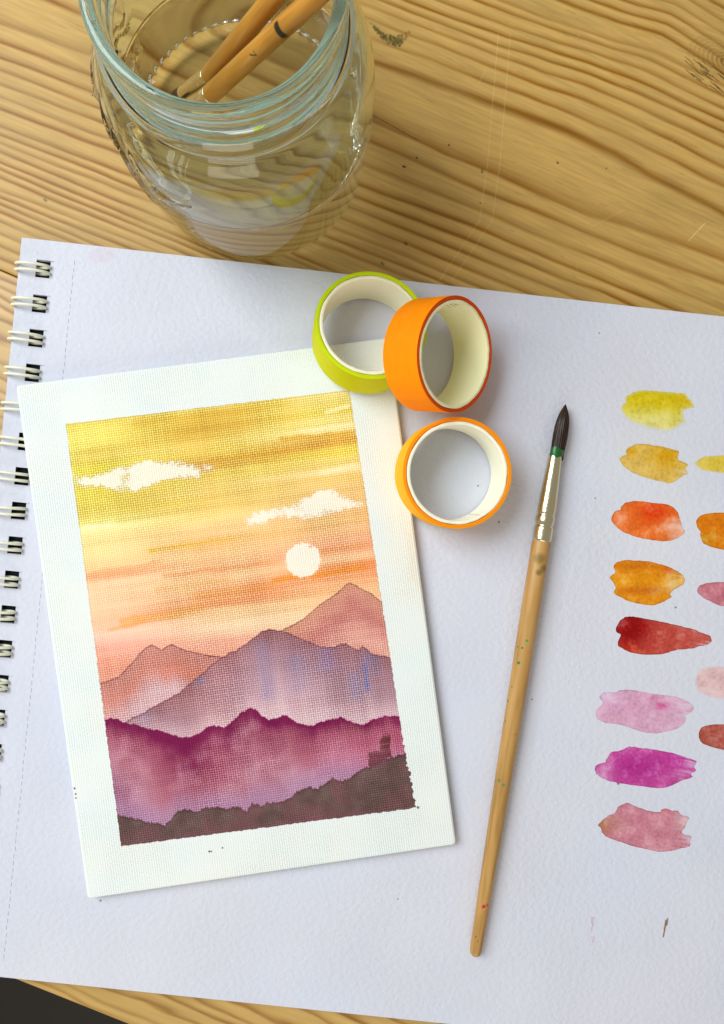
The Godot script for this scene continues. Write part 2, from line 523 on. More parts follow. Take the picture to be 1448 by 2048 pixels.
# ---- the painting on the canvas: millimetres from its top left corner, v downwards
const SKY_L := [[15.6,228,205,87],[22.4,240,219,102],[27.6,224,195,84],[32.7,230,210,70],[40.4,234,210,80],[46.4,232,201,85],[50.7,244,230,126],[52.6,250,241,166],[55.9,249,218,142],[61.9,250,213,147],[67.0,250,197,142],[69.1,244,162,116],[72.2,250,202,158],[79.1,250,197,158],[84.2,250,187,149],[89.4,250,192,170],[94.5,240,159,141],[102.3,236,149,131]]
const SKY_M := [[15.9,236,211,124],[19.0,210,172,60],[24.2,209,165,55],[28.3,232,195,90],[31.1,230,194,84],[36.2,212,159,62],[39.7,230,192,82],[44.0,230,192,97],[50.0,232,193,99],[54.3,244,206,126],[58.6,246,193,131],[63.8,244,175,102],[66.4,250,193,136],[72.4,248,175,126],[75.9,250,193,141],[80.2,244,155,104],[83.6,244,145,92],[88.3,250,201,152],[93.5,250,205,170],[98.3,244,165,144]]
const SKY_R := [[17.3,232,210,124],[23.4,230,199,84],[26.5,240,214,124],[29.1,245,223,156],[31.7,219,170,75],[33.7,210,151,53],[37.2,234,201,74],[41.5,234,203,112],[43.8,244,218,158],[45.9,232,192,109],[52.8,230,184,116],[61.5,239,183,119],[64.9,244,181,129],[69.3,242,159,119],[71.9,244,163,122],[74.5,250,187,144],[77.1,242,135,80],[80.5,244,147,97],[84.9,250,177,126],[94.4,250,202,158]]
const CLOUD_TAPS := [Vector2(0, 0), Vector2(1, 0), Vector2(-1, 0), Vector2(0.5, 0.85), Vector2(-0.5, 0.85), Vector2(0.5, -0.85), Vector2(-0.5, -0.85)]
const STROKES := [
	[13.6,67.9,42.3,67.5,1.0,235,150,95,0.55],
	[41.6,72.1,81.8,72.4,0.7,240,148,80,0.60],
	[37.5,76.5,65.5,76.5,1.4,243,162,98,0.50],
	[50.0,80.8,82.4,80.6,1.4,240,146,74,0.65],
	[24.1,86.0,55.6,84.6,1.7,238,152,74,0.80],
	[19.7,87.7,34.4,86.6,0.7,236,150,76,0.70],
	[78.8,78.8,113.5,78.7,1.0,240,124,30,0.85],
	[96.0,71.3,114.1,70.8,1.2,236,140,76,0.60],
	[37.6,63.0,69.1,62.4,0.7,238,172,44,0.70],
	[87.5,30.2,114.1,31.2,0.7,210,146,28,0.70],
	[62.5,34.3,94.0,34.1,0.7,208,148,34,0.70],
	[94.8,28.4,114.5,28.1,0.7,246,230,182,0.60],
	[104.2,23.3,113.9,22.1,0.7,249,242,205,0.70],
	[99.7,43.8,113.6,42.5,0.9,246,228,186,0.60],
	[15.8,51.6,28.0,51.4,0.9,248,244,196,0.80],
	[38.3,18.0,96.2,17.7,2.1,206,156,26,0.45],
	[16.1,18.0,37.2,18.0,0.9,230,206,74,0.50],
	[18.5,25.8,42.8,25.5,1.2,212,178,66,0.45],
	[95.6,74.3,114.1,74.3,0.9,247,196,150,0.60],
	[29.4,47.4,60.6,48.0,1.0,232,196,60,0.40],
	[19.3,57.4,59.4,57.0,1.2,246,206,140,0.40]]


func sky_at(col: Array, v: float) -> Color:
	var n := col.size()
	if v <= col[0][0]:
		return rgb(col[0][1], col[0][2], col[0][3])
	for i in n - 1:
		if v < col[i + 1][0]:
			var t: float = (v - col[i][0]) / (col[i + 1][0] - col[i][0])
			t = t * t * (3.0 - 2.0 * t)
			return rgb(col[i][1], col[i][2], col[i][3]).lerp(rgb(col[i + 1][1], col[i + 1][2], col[i + 1][3]), t)
	return rgb(col[-1][1], col[-1][2], col[-1][3])


func ridge(pts: Array, u0: float, ppm: float, n: int, rough: float, seed_shift: float) -> PackedFloat32Array:
	var out := PackedFloat32Array()
	var k := 0
	for i in n:
		var u := u0 + i / ppm
		while k < pts.size() - 2 and u > pts[k + 1].x:
			k += 1
		var t := clampf((u - pts[k].x) / maxf(0.01, pts[k + 1].x - pts[k].x), 0.0, 1.0)
		out.append(lerpf(pts[k].y, pts[k + 1].y, t) + rough * (fine.get_noise_2d(u * 26.0, seed_shift) + 0.6 * fine.get_noise_2d(u * 70.0, seed_shift)))
	return out


func shades(stops: Array, d: float) -> Color:
	for i in stops.size() - 1:
		if d < stops[i + 1][0]:
			var t := clampf((d - stops[i][0]) / (stops[i + 1][0] - stops[i][0]), 0.0, 1.0)
			return rgb(stops[i][1], stops[i][2], stops[i][3]).lerp(rgb(stops[i + 1][1], stops[i + 1][2], stops[i + 1][3]), t)
	return rgb(stops[-1][1], stops[-1][2], stops[-1][3])


# Colour of the paint, with how white and thick it lies in alpha (clouds and sun).
func paint_layer(u0: float, v0: float, w: int, h: int, ppm: float) -> Image:
	var far_left := ridge([V(13.5,106.4),V(14.7,106),V(17.9,105.4),V(20.7,104.7),V(23.2,103.1),V(25.4,101.1),V(28,99.1),V(29.8,97.2),V(31.9,95.8),V(33.9,95.2),V(35.7,96.3),V(37,97.5),V(39.1,96.4),V(40.7,96),V(42.5,97.1),V(45,98.6),V(50.5,100.7),V(54.2,102),V(57.6,102.6),V(63.4,104.9),V(72.3,110.8)], u0, ppm, w, 0.25, 5.0)
	var far_right := ridge([V(61.9,102.9),V(78.7,96.6),V(82.9,95.3),V(87.1,93.5),V(90.7,91.2),V(93.8,89.2),V(97.2,87.7),V(100.2,86.1),V(102.4,84.4),V(104.6,83.1),V(106.9,84.4),V(109.1,86.1),V(112,88.1),V(113.9,90.2),V(115.5,91.8)], u0, ppm, w, 0.2, 25.0)
	var middle := ridge([V(14.1,124.6),V(20,121.2),V(24.9,119.2),V(28.1,118.3),V(31.4,116.6),V(36.2,115),V(39.5,113.5),V(40.3,113.8),V(44.5,110.8),V(47.8,108.9),V(50.3,107.3),V(53.8,104.7),V(57.5,102.9),V(61.2,101.4),V(62.1,101.3),V(65.5,99.8),V(69,97.8),V(72.4,95.9),V(74.9,95.5),V(77.6,96.2),V(79.8,97.1),V(82.5,98.3),V(84.7,99.8),V(87.7,101.5),V(90.6,103.5),V(92.9,104.2),V(96.9,104.8),V(98.6,104),V(101,104.1),V(103.1,106),V(104.6,107.2),V(106.4,105.7),V(107.8,107.3),V(109.2,108.9),V(111.5,109.6),V(114.2,110.6),V(116.1,111.5)], u0, ppm, w, 0.35, 45.0)
	var plum := ridge([V(14.1,119),V(15.1,118.8),V(16.9,118.4),V(19,119.7),V(21.2,121),V(24.9,122.1),V(28.5,124),V(31.8,125),V(35.4,126.7),V(39,128.4),V(42.8,129),V(46,128.1),V(48.6,126.5),V(51.3,126.3),V(54.6,127.3),V(58,125.5),V(61.9,122.7),V(64.7,121.7),V(65.8,122.3),V(66.6,122.6),V(68,124.9),V(69.9,126.5),V(72.8,126.9),V(74.6,126.1),V(77.1,126.4),V(78.9,128.6),V(81.7,129.9),V(85.4,131.1),V(89,130.1),V(93.3,129.6),V(95.4,129.5),V(97.4,130.8),V(100.6,132.4),V(103,133.6),V(105.8,132),V(108.4,131.6),V(111,131.5),V(115.2,131.9),V(116.9,132)], u0, ppm, w, 0.45, 65.0)
	var fore := ridge([V(13.5,151.9),V(14.4,152.1),V(17.5,153.4),V(20.4,154.6),V(23.7,156.2),V(26.6,157.2),V(29.9,158.2),V(32.5,156.2),V(34.7,154.1),V(37.1,153.5),V(39.7,154.5),V(41.5,155.3),V(44,154.3),V(48.6,154.6),V(51.9,155.7),V(55.5,155.2),V(58.6,157.8),V(60.6,155.2),V(61.3,155.4),V(63.7,156.2),V(66.3,155.7),V(68.4,156),V(70.6,155.7),V(74,155.3),V(76,153.5),V(80.9,152),V(83.7,153.5),V(86.9,151.6),V(90.1,150.4),V(92.1,151.3),V(94.1,152),V(96.9,150.5),V(100.6,148.5),V(103.2,148.2),V(105.9,146.9),V(108.6,146.2),V(111.6,146),V(114.9,145.6),V(118.2,145.2)], u0, ppm, w, 0.6, 85.0)
	var cloud_a := PackedVector2Array([V(15,34.6),V(19.3,34.5),V(24,34.4),V(27.7,33.4),V(30.7,32.7),V(34.3,32.7),V(37.2,32.3),V(40.6,31.5),V(43.1,31.7),V(45.8,32.4),V(49.3,33.4),V(53.6,34),V(56.9,36),V(59.2,34.9),V(62.3,35.1),V(63,35.2),V(63.7,37.9),V(61.8,39.4),V(61.8,39.4),V(56.3,40.1),V(53.9,39.1),V(49.1,39.9),V(44.9,39),V(43.4,39.5),V(39.3,40.9),V(36.7,41.5),V(32.7,41.7),V(28.3,40),V(24.7,39.5),V(23.5,38.3),V(19.9,38.3),V(15.7,37.8)])
	var cloud_b := PackedVector2Array([V(68.9,56.5),V(73.2,54.6),V(79.4,54.6),V(84.5,53.6),V(87.8,53.7),V(90.4,52.6),V(95.1,51.3),V(97.4,50),V(99.9,49.5),V(103.5,50.2),V(105.3,52.5),V(108.3,54.4),V(114,55.1),V(114.7,58.3),V(111.2,57.7),V(106.7,57.5),V(102.5,58.1),V(96.1,58.9),V(91.2,58.9),V(85.6,57.9),V(82.4,56.9),V(78.8,59.1),V(72.5,59.9),V(69.1,58.2)])
	var castle := PackedVector2Array([V(103,148),V(103.6,143.3),V(106.5,142.9),V(107.9,143.5),V(108.2,139.7),V(109.8,136.9),V(112.1,137.7),V(111.2,142.7),V(111.4,145.7),V(108.6,146.4),V(103.6,148.3)])
	var sun: Vector2 = V(90.1,73.2)
	var s_far := [[0.0, 186, 128, 120], [1.5, 194, 134, 124], [7.0, 200, 132, 120], [11.0, 202, 150, 148], [15.0, 206, 170, 176], [22.0, 208, 174, 180]]
	var s_right := [[0.0, 198, 142, 118], [4.0, 202, 140, 126], [9.0, 190, 122, 116], [13.0, 208, 146, 136], [19.0, 220, 164, 152], [26.0, 208, 144, 134]]
	var s_mid := [[0.0, 146, 98, 104], [2.0, 152, 108, 116], [6.0, 160, 120, 132], [12.0, 166, 132, 146], [20.0, 188, 154, 166], [30.0, 204, 176, 184]]
	var s_plum := [[0.0, 114, 20, 72], [1.4, 120, 26, 76], [3.6, 136, 56, 88], [7.0, 154, 82, 104], [14.0, 170, 106, 124], [22.0, 174, 122, 144], [30.0, 158, 104, 132]]
	var blues := [[106.3, 113.0, 120.5, 0.8, 74, 104, 200, 0.65], [109.0, 108.0, 116.0, 3.5, 116, 122, 172, 0.45], [71.5, 100.0, 119.0, 3.0, 134, 126, 168, 0.40], [83.0, 106.0, 118.0, 3.2, 132, 126, 170, 0.40], [94.0, 104.0, 112.0, 4.0, 142, 124, 170, 0.5], [48.0, 105.0, 110.0, 2.6, 124, 124, 168, 0.6], [28.5, 117.0, 121.0, 3.6, 160, 150, 184, 0.6], [102.0, 116.0, 124.0, 2.4, 140, 138, 184, 0.4]]
	var bytes := PackedByteArray()
	bytes.resize(w * h * 4)
	for y in h:
		var v := v0 + (y + 0.5) / ppm
		for x in w:
			var u := u0 + (x + 0.5) / ppm
			var c: Color
			var a := 0.0
			var n1 := noise.get_noise_2d(u * 4.0, v * 4.0)
			var streak := fine.get_noise_2d(u * 0.7, v * 16.0)
			if v > fore[x] and v > plum[x]:
				var d := v - fore[x]
				c = rgb(100, 78, 76).lerp(rgb(80, 56, 60), clampf(1.0 - d / 1.2, 0.0, 1.0))
				c = c.lightened(clampf(0.09 * noise.get_noise_2d(u * 7.0 + 50.0, v * 7.0), 0.0, 0.2)) if noise.get_noise_2d(u * 7.0 + 50.0, v * 7.0) > 0.0 else c.darkened(clampf(-0.16 * noise.get_noise_2d(u * 7.0 + 50.0, v * 7.0), 0.0, 0.3))
				var tint := smoothstep(-0.05, 0.30, noise.get_noise_2d(u * 4.5, v * 4.5) + 0.2 * streak) * 0.42
				tint = maxf(tint, 0.8 * exp(-Vector2((u - 82.0) / 9.0, (v - 164.0) / 2.6).length_squared()))
				tint = maxf(tint, smoothstep(2.5, 0.0, 163.6 + (u - 14.0) * 0.015 - v) * 0.5)
				c = c.lerp(rgb(126, 74, 86), tint * 0.9)
			elif v > plum[x]:
				var d := v - plum[x]
				var deep := 1.0 + 0.9 * noise.get_noise_2d(u * 1.3, 40.0) + 0.9 * exp(-pow((u - 41.0) / 13.0, 2.0)) - 0.35 * smoothstep(80.0, 100.0, u)
				c = shades(s_plum, maxf(0.0, d / maxf(0.45, deep) + 3.2 * n1 + 1.6 * noise.get_noise_2d(u * 9.0, v * 5.0)))
				var pale := noise.get_noise_2d(u * 2.4 + 300.0, v * 2.4)
				c = c.lerp(rgb(204, 158, 176), clampf(pale * 1.0, 0.0, 0.55) * smoothstep(2.0, 8.0, d))
				c = c.lerp(rgb(164, 130, 166), smoothstep(9.0, 1.5, fore[x] - v) * smoothstep(8.0, 16.0, d) * 0.65)
				c = c.lerp(rgb(178, 84, 118), smoothstep(70.0, 105.0, u) * smoothstep(2.0, 6.0, d) * (1.0 - smoothstep(12.0, 22.0, d)) * 0.45)
				if u > 98.0 and Geometry2D.is_point_in_polygon(Vector2(u + 0.4 * n1, v + 0.5 * streak), castle):
					c = c.lerp(rgb(96, 46, 54).lerp(rgb(122, 68, 78), clampf(0.5 + n1, 0.0, 1.0)), clampf(0.78 + streak, 0.3, 0.95))
			else:
				c = sky_at(SKY_L, v + streak * 0.5)
				var m := sky_at(SKY_M, v + streak * 0.5 + n1 * 0.8)
				if u < 61.2:
					c = c.lerp(m, smoothstep(0.0, 1.0, (u - 20.8) / 40.4))
				else:
					c = m.lerp(sky_at(SKY_R, v + streak * 0.5), smoothstep(0.0, 1.0, (u - 61.2) / 47.8))
				for s in STROKES:
					if absf(v - (s[1] + s[3]) * 0.5) > s[4] * 2.0 + absf(s[3] - s[1]):
						continue
					var t: float = (u - s[0]) / (s[2] - s[0])
					if t < -0.06 or t > 1.06:
						continue
					var dd: float = absf(v - lerpf(s[1], s[3], t) + streak * 0.5 + n1 * 0.7) / s[4]
					var k: float = (1.0 - smoothstep(0.55, 1.25, dd)) * smoothstep(-0.03, 0.02, t + 0.02 * streak) * (1.0 - smoothstep(0.85, 1.03, t)) * s[8]
					c = c.lerp(rgb(s[5], s[6], s[7]), k * (0.85 + 0.3 * streak))
				c = c.lerp(rgb(236, 150, 124), smoothstep(92.0, 100.0, v - 0.02 * u + 2.0 * n1) * 0.55 * (1.0 - smoothstep(60.0, 76.0, u)))
				c = c.lightened(clampf(streak * 0.12, 0.0, 0.3)) if streak > 0.0 else c.darkened(-streak * 0.05)
				c = c.lerp(rgb(252, 244, 214), 0.10)
				var p := Vector2(u, v)
				var wob := Vector2(fine.get_noise_2d(u * 20.0, v * 20.0), fine.get_noise_2d(u * 20.0 + 99.0, v * 20.0)) * 1.1
				if v > 31.0 and v < 64.0:
					var in_a := 0.0
					var in_b := 0.0
					for o in CLOUD_TAPS:
						var q: Vector2 = p + wob + o * 1.45
						in_a += 1.0 if u < 70.0 and Geometry2D.is_point_in_polygon(q, cloud_a) else 0.0
						in_b += 1.0 if u > 60.0 and Geometry2D.is_point_in_polygon(q, cloud_b) else 0.0
					if in_a > 0.0:
						a = in_a / 7.0 * clampf(1.0 - 0.28 * absf(u - 38.0) / 20.0 + 0.7 * n1, 0.3, 1.0)
					elif in_b > 0.0:
						a = in_b / 7.0 * clampf(0.56 + 0.40 * smoothstep(66.0, 96.0, u) - 0.35 * smoothstep(104.0, 114.0, u) + 0.6 * n1, 0.25, 0.95)
				var sd := p.distance_to(sun) + wob.x * 0.5
				if sd < 6.9:
					a = clampf((6.9 - sd) / 1.5, 0.0, 1.0) * (0.92 + 0.3 * n1)
				if v > far_left[x] and u < 66.0:
					var d := v - far_left[x]
					c = shades(s_far, d + 1.5 * n1)
					c = c.lerp(rgb(214, 130, 108), smoothstep(30.0, 45.0, u) * smoothstep(4.0, 8.0, d) * (1.0 - smoothstep(9.0, 13.0, d)) * 0.5)
					if d < 0.35:
						c = c.lerp(rgb(110, 62, 66), 0.75)
				if v > far_right[x] and u > 66.0:
					var d := v - far_right[x]
					c = shades(s_right, d + 2.2 * streak)
					if d < 0.3:
						c = c.lerp(rgb(96, 60, 62), 0.8)
				if v > middle[x]:
					var d := v - middle[x]
					c = shades(s_mid, d * (1.0 + 0.25 * noise.get_noise_2d(u * 5.0, 77.0)) + 3.0 * fine.get_noise_2d(u * 5.0, v * 0.8))
					c = c.lerp(rgb(196, 140, 140), 0.35 * exp(-pow((u - 52.0) / 12.0, 2.0)))
					for b in blues:
						if absf(u - b[0]) < b[3] * 2.2 and v > b[1] - 4.0 and v < b[2] + 4.0:
							var k: float = exp(-pow((u - b[0]) / b[3], 2.0)) * smoothstep(b[1] - 3.0, b[1] + 1.0, v) * (1.0 - smoothstep(b[2] - 1.0, b[2] + 3.0, v))
							c = c.lerp(rgb(b[4], b[5], b[6]), k * b[7] * (0.8 + 0.6 * n1))
					c = c.lerp(rgb(222, 196, 204), smoothstep(7.0, 0.0, plum[x] - v) * 0.4)
					if d < 0.45:
						c = c.lerp(rgb(112, 58, 74), 0.6)
			var i := (y * w + x) * 4
			bytes[i] = int(clampf(c.r, 0.0, 1.0) * 255.0)
			bytes[i + 1] = int(clampf(c.g, 0.0, 1.0) * 255.0)
			bytes[i + 2] = int(clampf(c.b, 0.0, 1.0) * 255.0)
			bytes[i + 3] = int(a * 255.0)
	return Image.create_from_data(w, h, false, Image.FORMAT_RGBA8, bytes)


# The canvas: primed white cloth, its weave as relief, and the paint, which pools between the threads. Returns [colour, relief].
func canvas_textures(ppm: float) -> Array:
	var w := int(130 * ppm)
	var h := int(180 * ppm)
	var pu := 12.0
	var pv := 13.0
	var pw := 108
	var ph := 155
	var paint := paint_layer(pu, pv, pw * 4, ph * 4, 4.0)
	paint.resize(int(pw * ppm), int(ph * ppm), Image.INTERPOLATE_BILINEAR)
	var pd := paint.get_data()
	var piw := paint.get_width()
	var pih := paint.get_height()
	var col := PackedByteArray()
	col.resize(w * h * 3)
	var rel := PackedByteArray()
	rel.resize(w * h)
	var pitch := 0.80
	var slub_x := PackedFloat32Array()
	var slub_y := PackedFloat32Array()
	for i in 400:
		slub_x.append(0.11 * fine.get_noise_2d(i * 37.0, 500.0))
		slub_y.append(0.11 * fine.get_noise_2d(i * 53.0, 900.0))
	for y in h:
		var v := (y + 0.5) / ppm
		for x in w:
			var u := (x + 0.5) / ppm
			var lo := noise.get_noise_2d(u * 1.8, v * 1.8)
			var gu := u / pitch + 0.10 * lo
			var gv := v / pitch + 0.12 * lo
			var iu := int(gu)
			var iv := int(gv)
			var fu := gu - iu
			var fv := gv - iv
			var su := sin(PI * fu)
			var sv := sin(PI * fv)
			var top := 0.0
			if (iu + iv) & 1:
				top = su * (0.55 + 0.45 * sv) + slub_x[iu]
			else:
				top = sv * (0.55 + 0.45 * su) + slub_y[iv]
			top = clampf(top + 0.12 * lo, 0.0, 1.0)
			top = lerpf(0.62, top, clampf(0.9 + 0.9 * noise.get_noise_2d(u * 1.1 + 700.0, v * 1.1), 0.45, 1.25))
			top = clampf(top, 0.0, 1.0)
			rel[y * w + x] = int(top * 230.0)
			var i := (y * w + x) * 3
			var r := 238.0 + 4.0 * lo - 12.0 * (1.0 - top)  # bare cloth: shade between the threads is also put into the colour
			var g := 242.0 - 9.0 * (1.0 - top)
			var b := 241.0 - 4.0 * lo - 10.0 * (1.0 - top)
			var warm := smoothstep(113.0, 130.0, u) * (1.0 - smoothstep(70.0, 115.0, v))     # the corner has yellowed a little
			r += 5.0 * warm
			g += -1.0 * warm
			b += -9.0 * warm
			if u > 12.0 and u < 119.0 and v > 13.5 and v < 167.0:
				var e := 0.45 * fine.get_noise_2d(u * 22.0, v * 22.0)
				var el := u - (15.1 - (v - 15.4) * 0.0074) + e * 0.6
				var er := 114.0 + (v - 16.4) * 0.0182 - u + e * (0.6 if v < 140.0 else 2.0) + (0.7 if v > 150.0 and v < 164.6 else 0.0)
				var et := v - (15.4 + (u - 15.1) * 0.0101) + e * 0.5
				var eb := 163.4 + (u - 14.0) * 0.0156 - v + e * 0.6
				var inside := minf(minf(el, er), minf(et, eb))
				if inside > 0.0:
					var px := clampi(int((u - pu) * ppm), 0, piw - 1)
					var py := clampi(int((v - pv) * ppm), 0, pih - 1)
					var q := (py * piw + px) * 4
					var pr := pd[q] * 1.0
					var pg := pd[q + 1] * 1.0
					var pb := pd[q + 2] * 1.0
					var dark := 1.0 - (pr + pg + pb) / 765.0
					var gap := 1.0 - top
					var k := 1.07 + (top - 0.62) * (0.13 + 0.50 * dark)      # pigment pools between the threads
					var thin := (top - 0.55) * 0.42 * smoothstep(0.14, 0.34, dark) * (1.0 - smoothstep(0.58, 0.68, dark))
					pr = minf(250.0, pr * k + thin * 140.0)
					pg = minf(250.0, pg * (k - gap * 0.06) + thin * 130.0)
					pb = minf(250.0, pb * (k - gap * 0.08) + thin * 130.0)
					var wash := 0.9 if inside < 0.35 else 1.0
					pr *= wash
					pg *= wash
					pb *= wash
					var white := pd[q + 3] / 255.0
					if white > 0.0:
						var cover := smoothstep(0.0, 0.45, white - 0.75 * (1.0 - top) * (1.25 - white) + 0.10 * e)
						pr = lerpf(pr, 247.0, cover * 0.94)
						pg = lerpf(pg, 242.0, cover * 0.94)
						pb = lerpf(pb, 228.0, cover * 0.94)
					var soft := smoothstep(0.0, 0.18, inside)
					r = lerpf(r, pr, soft)
					g = lerpf(g, pg, soft)
					b = lerpf(b, pb, soft)
			col[i] = int(clampf(r, 0.0, 250.0))
			col[i + 1] = int(clampf(g, 0.0, 250.0))
			col[i + 2] = int(clampf(b, 0.0, 250.0))
	var im := Image.create_from_data(w, h, false, Image.FORMAT_RGB8, col)
	# specks of brown paint and a peach stain on the white margin
	for s in [[44.0, 169.6, 0.5, 96, 66, 70], [44.7, 169.7, 0.35, 96, 66, 70], [48.7, 169.0, 0.4, 96, 66, 70], [0.9, 141.0, 0.5, 110, 70, 76], [1.0, 143.0, 0.45, 110, 70, 76], [0.9, 144.4, 0.4, 110, 70, 76], [118.3, 164.9, 0.6, 104, 66, 66]]:
		dab(im, s[0] * ppm, s[1] * ppm, s[2] * ppm, rgb(s[3], s[4], s[5]), 0.9)
	for i in 40:
		dab(im, (128.0 + 2.5 * fine.get_noise_1d(i * 50.0)) * ppm, (68.0 + i * 0.5) * ppm, 1.2 * ppm, rgb(250, 224, 190), 0.12)
	var relief := Image.create_from_data(w, h, false, Image.FORMAT_L8, rel)
	return [im, relief]


# ---- watercolour swatches
func swatch_texture(outline: PackedVector2Array, box: Rect2, ppm: float, look: Array, paper: Color, seed_shift: float) -> Image:
	var w := int(box.size.x * ppm)
	var h := int(box.size.y * ppm)
	var im := Image.create(w, h, false, Image.FORMAT_RGB8)
	var n := outline.size()
	for y in h:
		for x in w:
			var p := Vector2(box.position.x + (x + 0.5) / ppm, box.end.y - (y + 0.5) / ppm)
			var near := 1.0e9
			for i in range(0, n, 2):
				near = minf(near, p.distance_squared_to(Geometry2D.get_closest_point_to_segment(p, outline[i], outline[(i + 2) % n])))
			var d := sqrt(near)
			var s := (p.x - box.position.x) / box.size.x
			var t := (box.end.y - p.y) / box.size.y
			var blot := noise.get_noise_2d(p.x * 6.0 + seed_shift, p.y * 6.0)
			var speck := fine.get_noise_2d(p.x * 30.0, p.y * 30.0)
			var c: Color = look[0]
			for g in look[1]:      # [centre s, centre t, radius s, radius t, colour, amount]
				var k := exp(-pow((s - g[0]) / g[2], 2.0) - pow((t - g[1]) / g[3], 2.0))
				c = c.lerp(g[4], clampf(g[5] * (k * (1.0 + 0.9 * blot)), 0.0, 1.0))
			c = c.lightened(clampf(0.35 * blot + 0.14 * speck, 0.0, 0.5)) if blot * 0.35 + speck * 0.14 > 0.0 else c.darkened(clampf(-0.12 * blot - 0.10 * speck, 0.0, 0.4))
			var rim: float = (1.0 - smoothstep(0.10, 0.60, d)) * look[2] * 0.6
			c = c.darkened(rim)
			var dry := smoothstep(0.70, 1.0, s) * smoothstep(0.02, 0.30, fine.get_noise_2d(p.x * 3.0 + seed_shift, p.y * 34.0 + p.x * 6.0))
			c = c.lerp(paper, dry * 0.55)
			var soft: float = look[3] * (0.6 + 0.4 * t)
			if soft > 0.0:
				c = c.lerp(paper, (1.0 - smoothstep(0.0, soft, d + 0.5 * blot)) * (0.35 + 0.6 * t))
			im.set_pixel(x, y, c)
	return im


func smooth_outline(pts: Array, amount: float, seed_shift: float) -> PackedVector2Array:
	var out := PackedVector2Array()
	var n := pts.size()
	for i in n:
		var a: Vector2 = pts[(i + n - 1) % n]
		var b: Vector2 = pts[i]
		var c: Vector2 = pts[(i + 1) % n]
		var d: Vector2 = pts[(i + 2) % n]
		for j in 4:
			var q := (b.cubic_interpolate(c, a, d, j / 4.0) * 0.6 + b.lerp(c, j / 4.0) * 0.4)
			q += Vector2(fine.get_noise_2d(q.x * 22.0 + seed_shift, q.y * 22.0), fine.get_noise_2d(q.x * 22.0, q.y * 22.0 + 77.0)) * amount
			out.append(q)
	return out


const SWATCHES_COUNT := 13


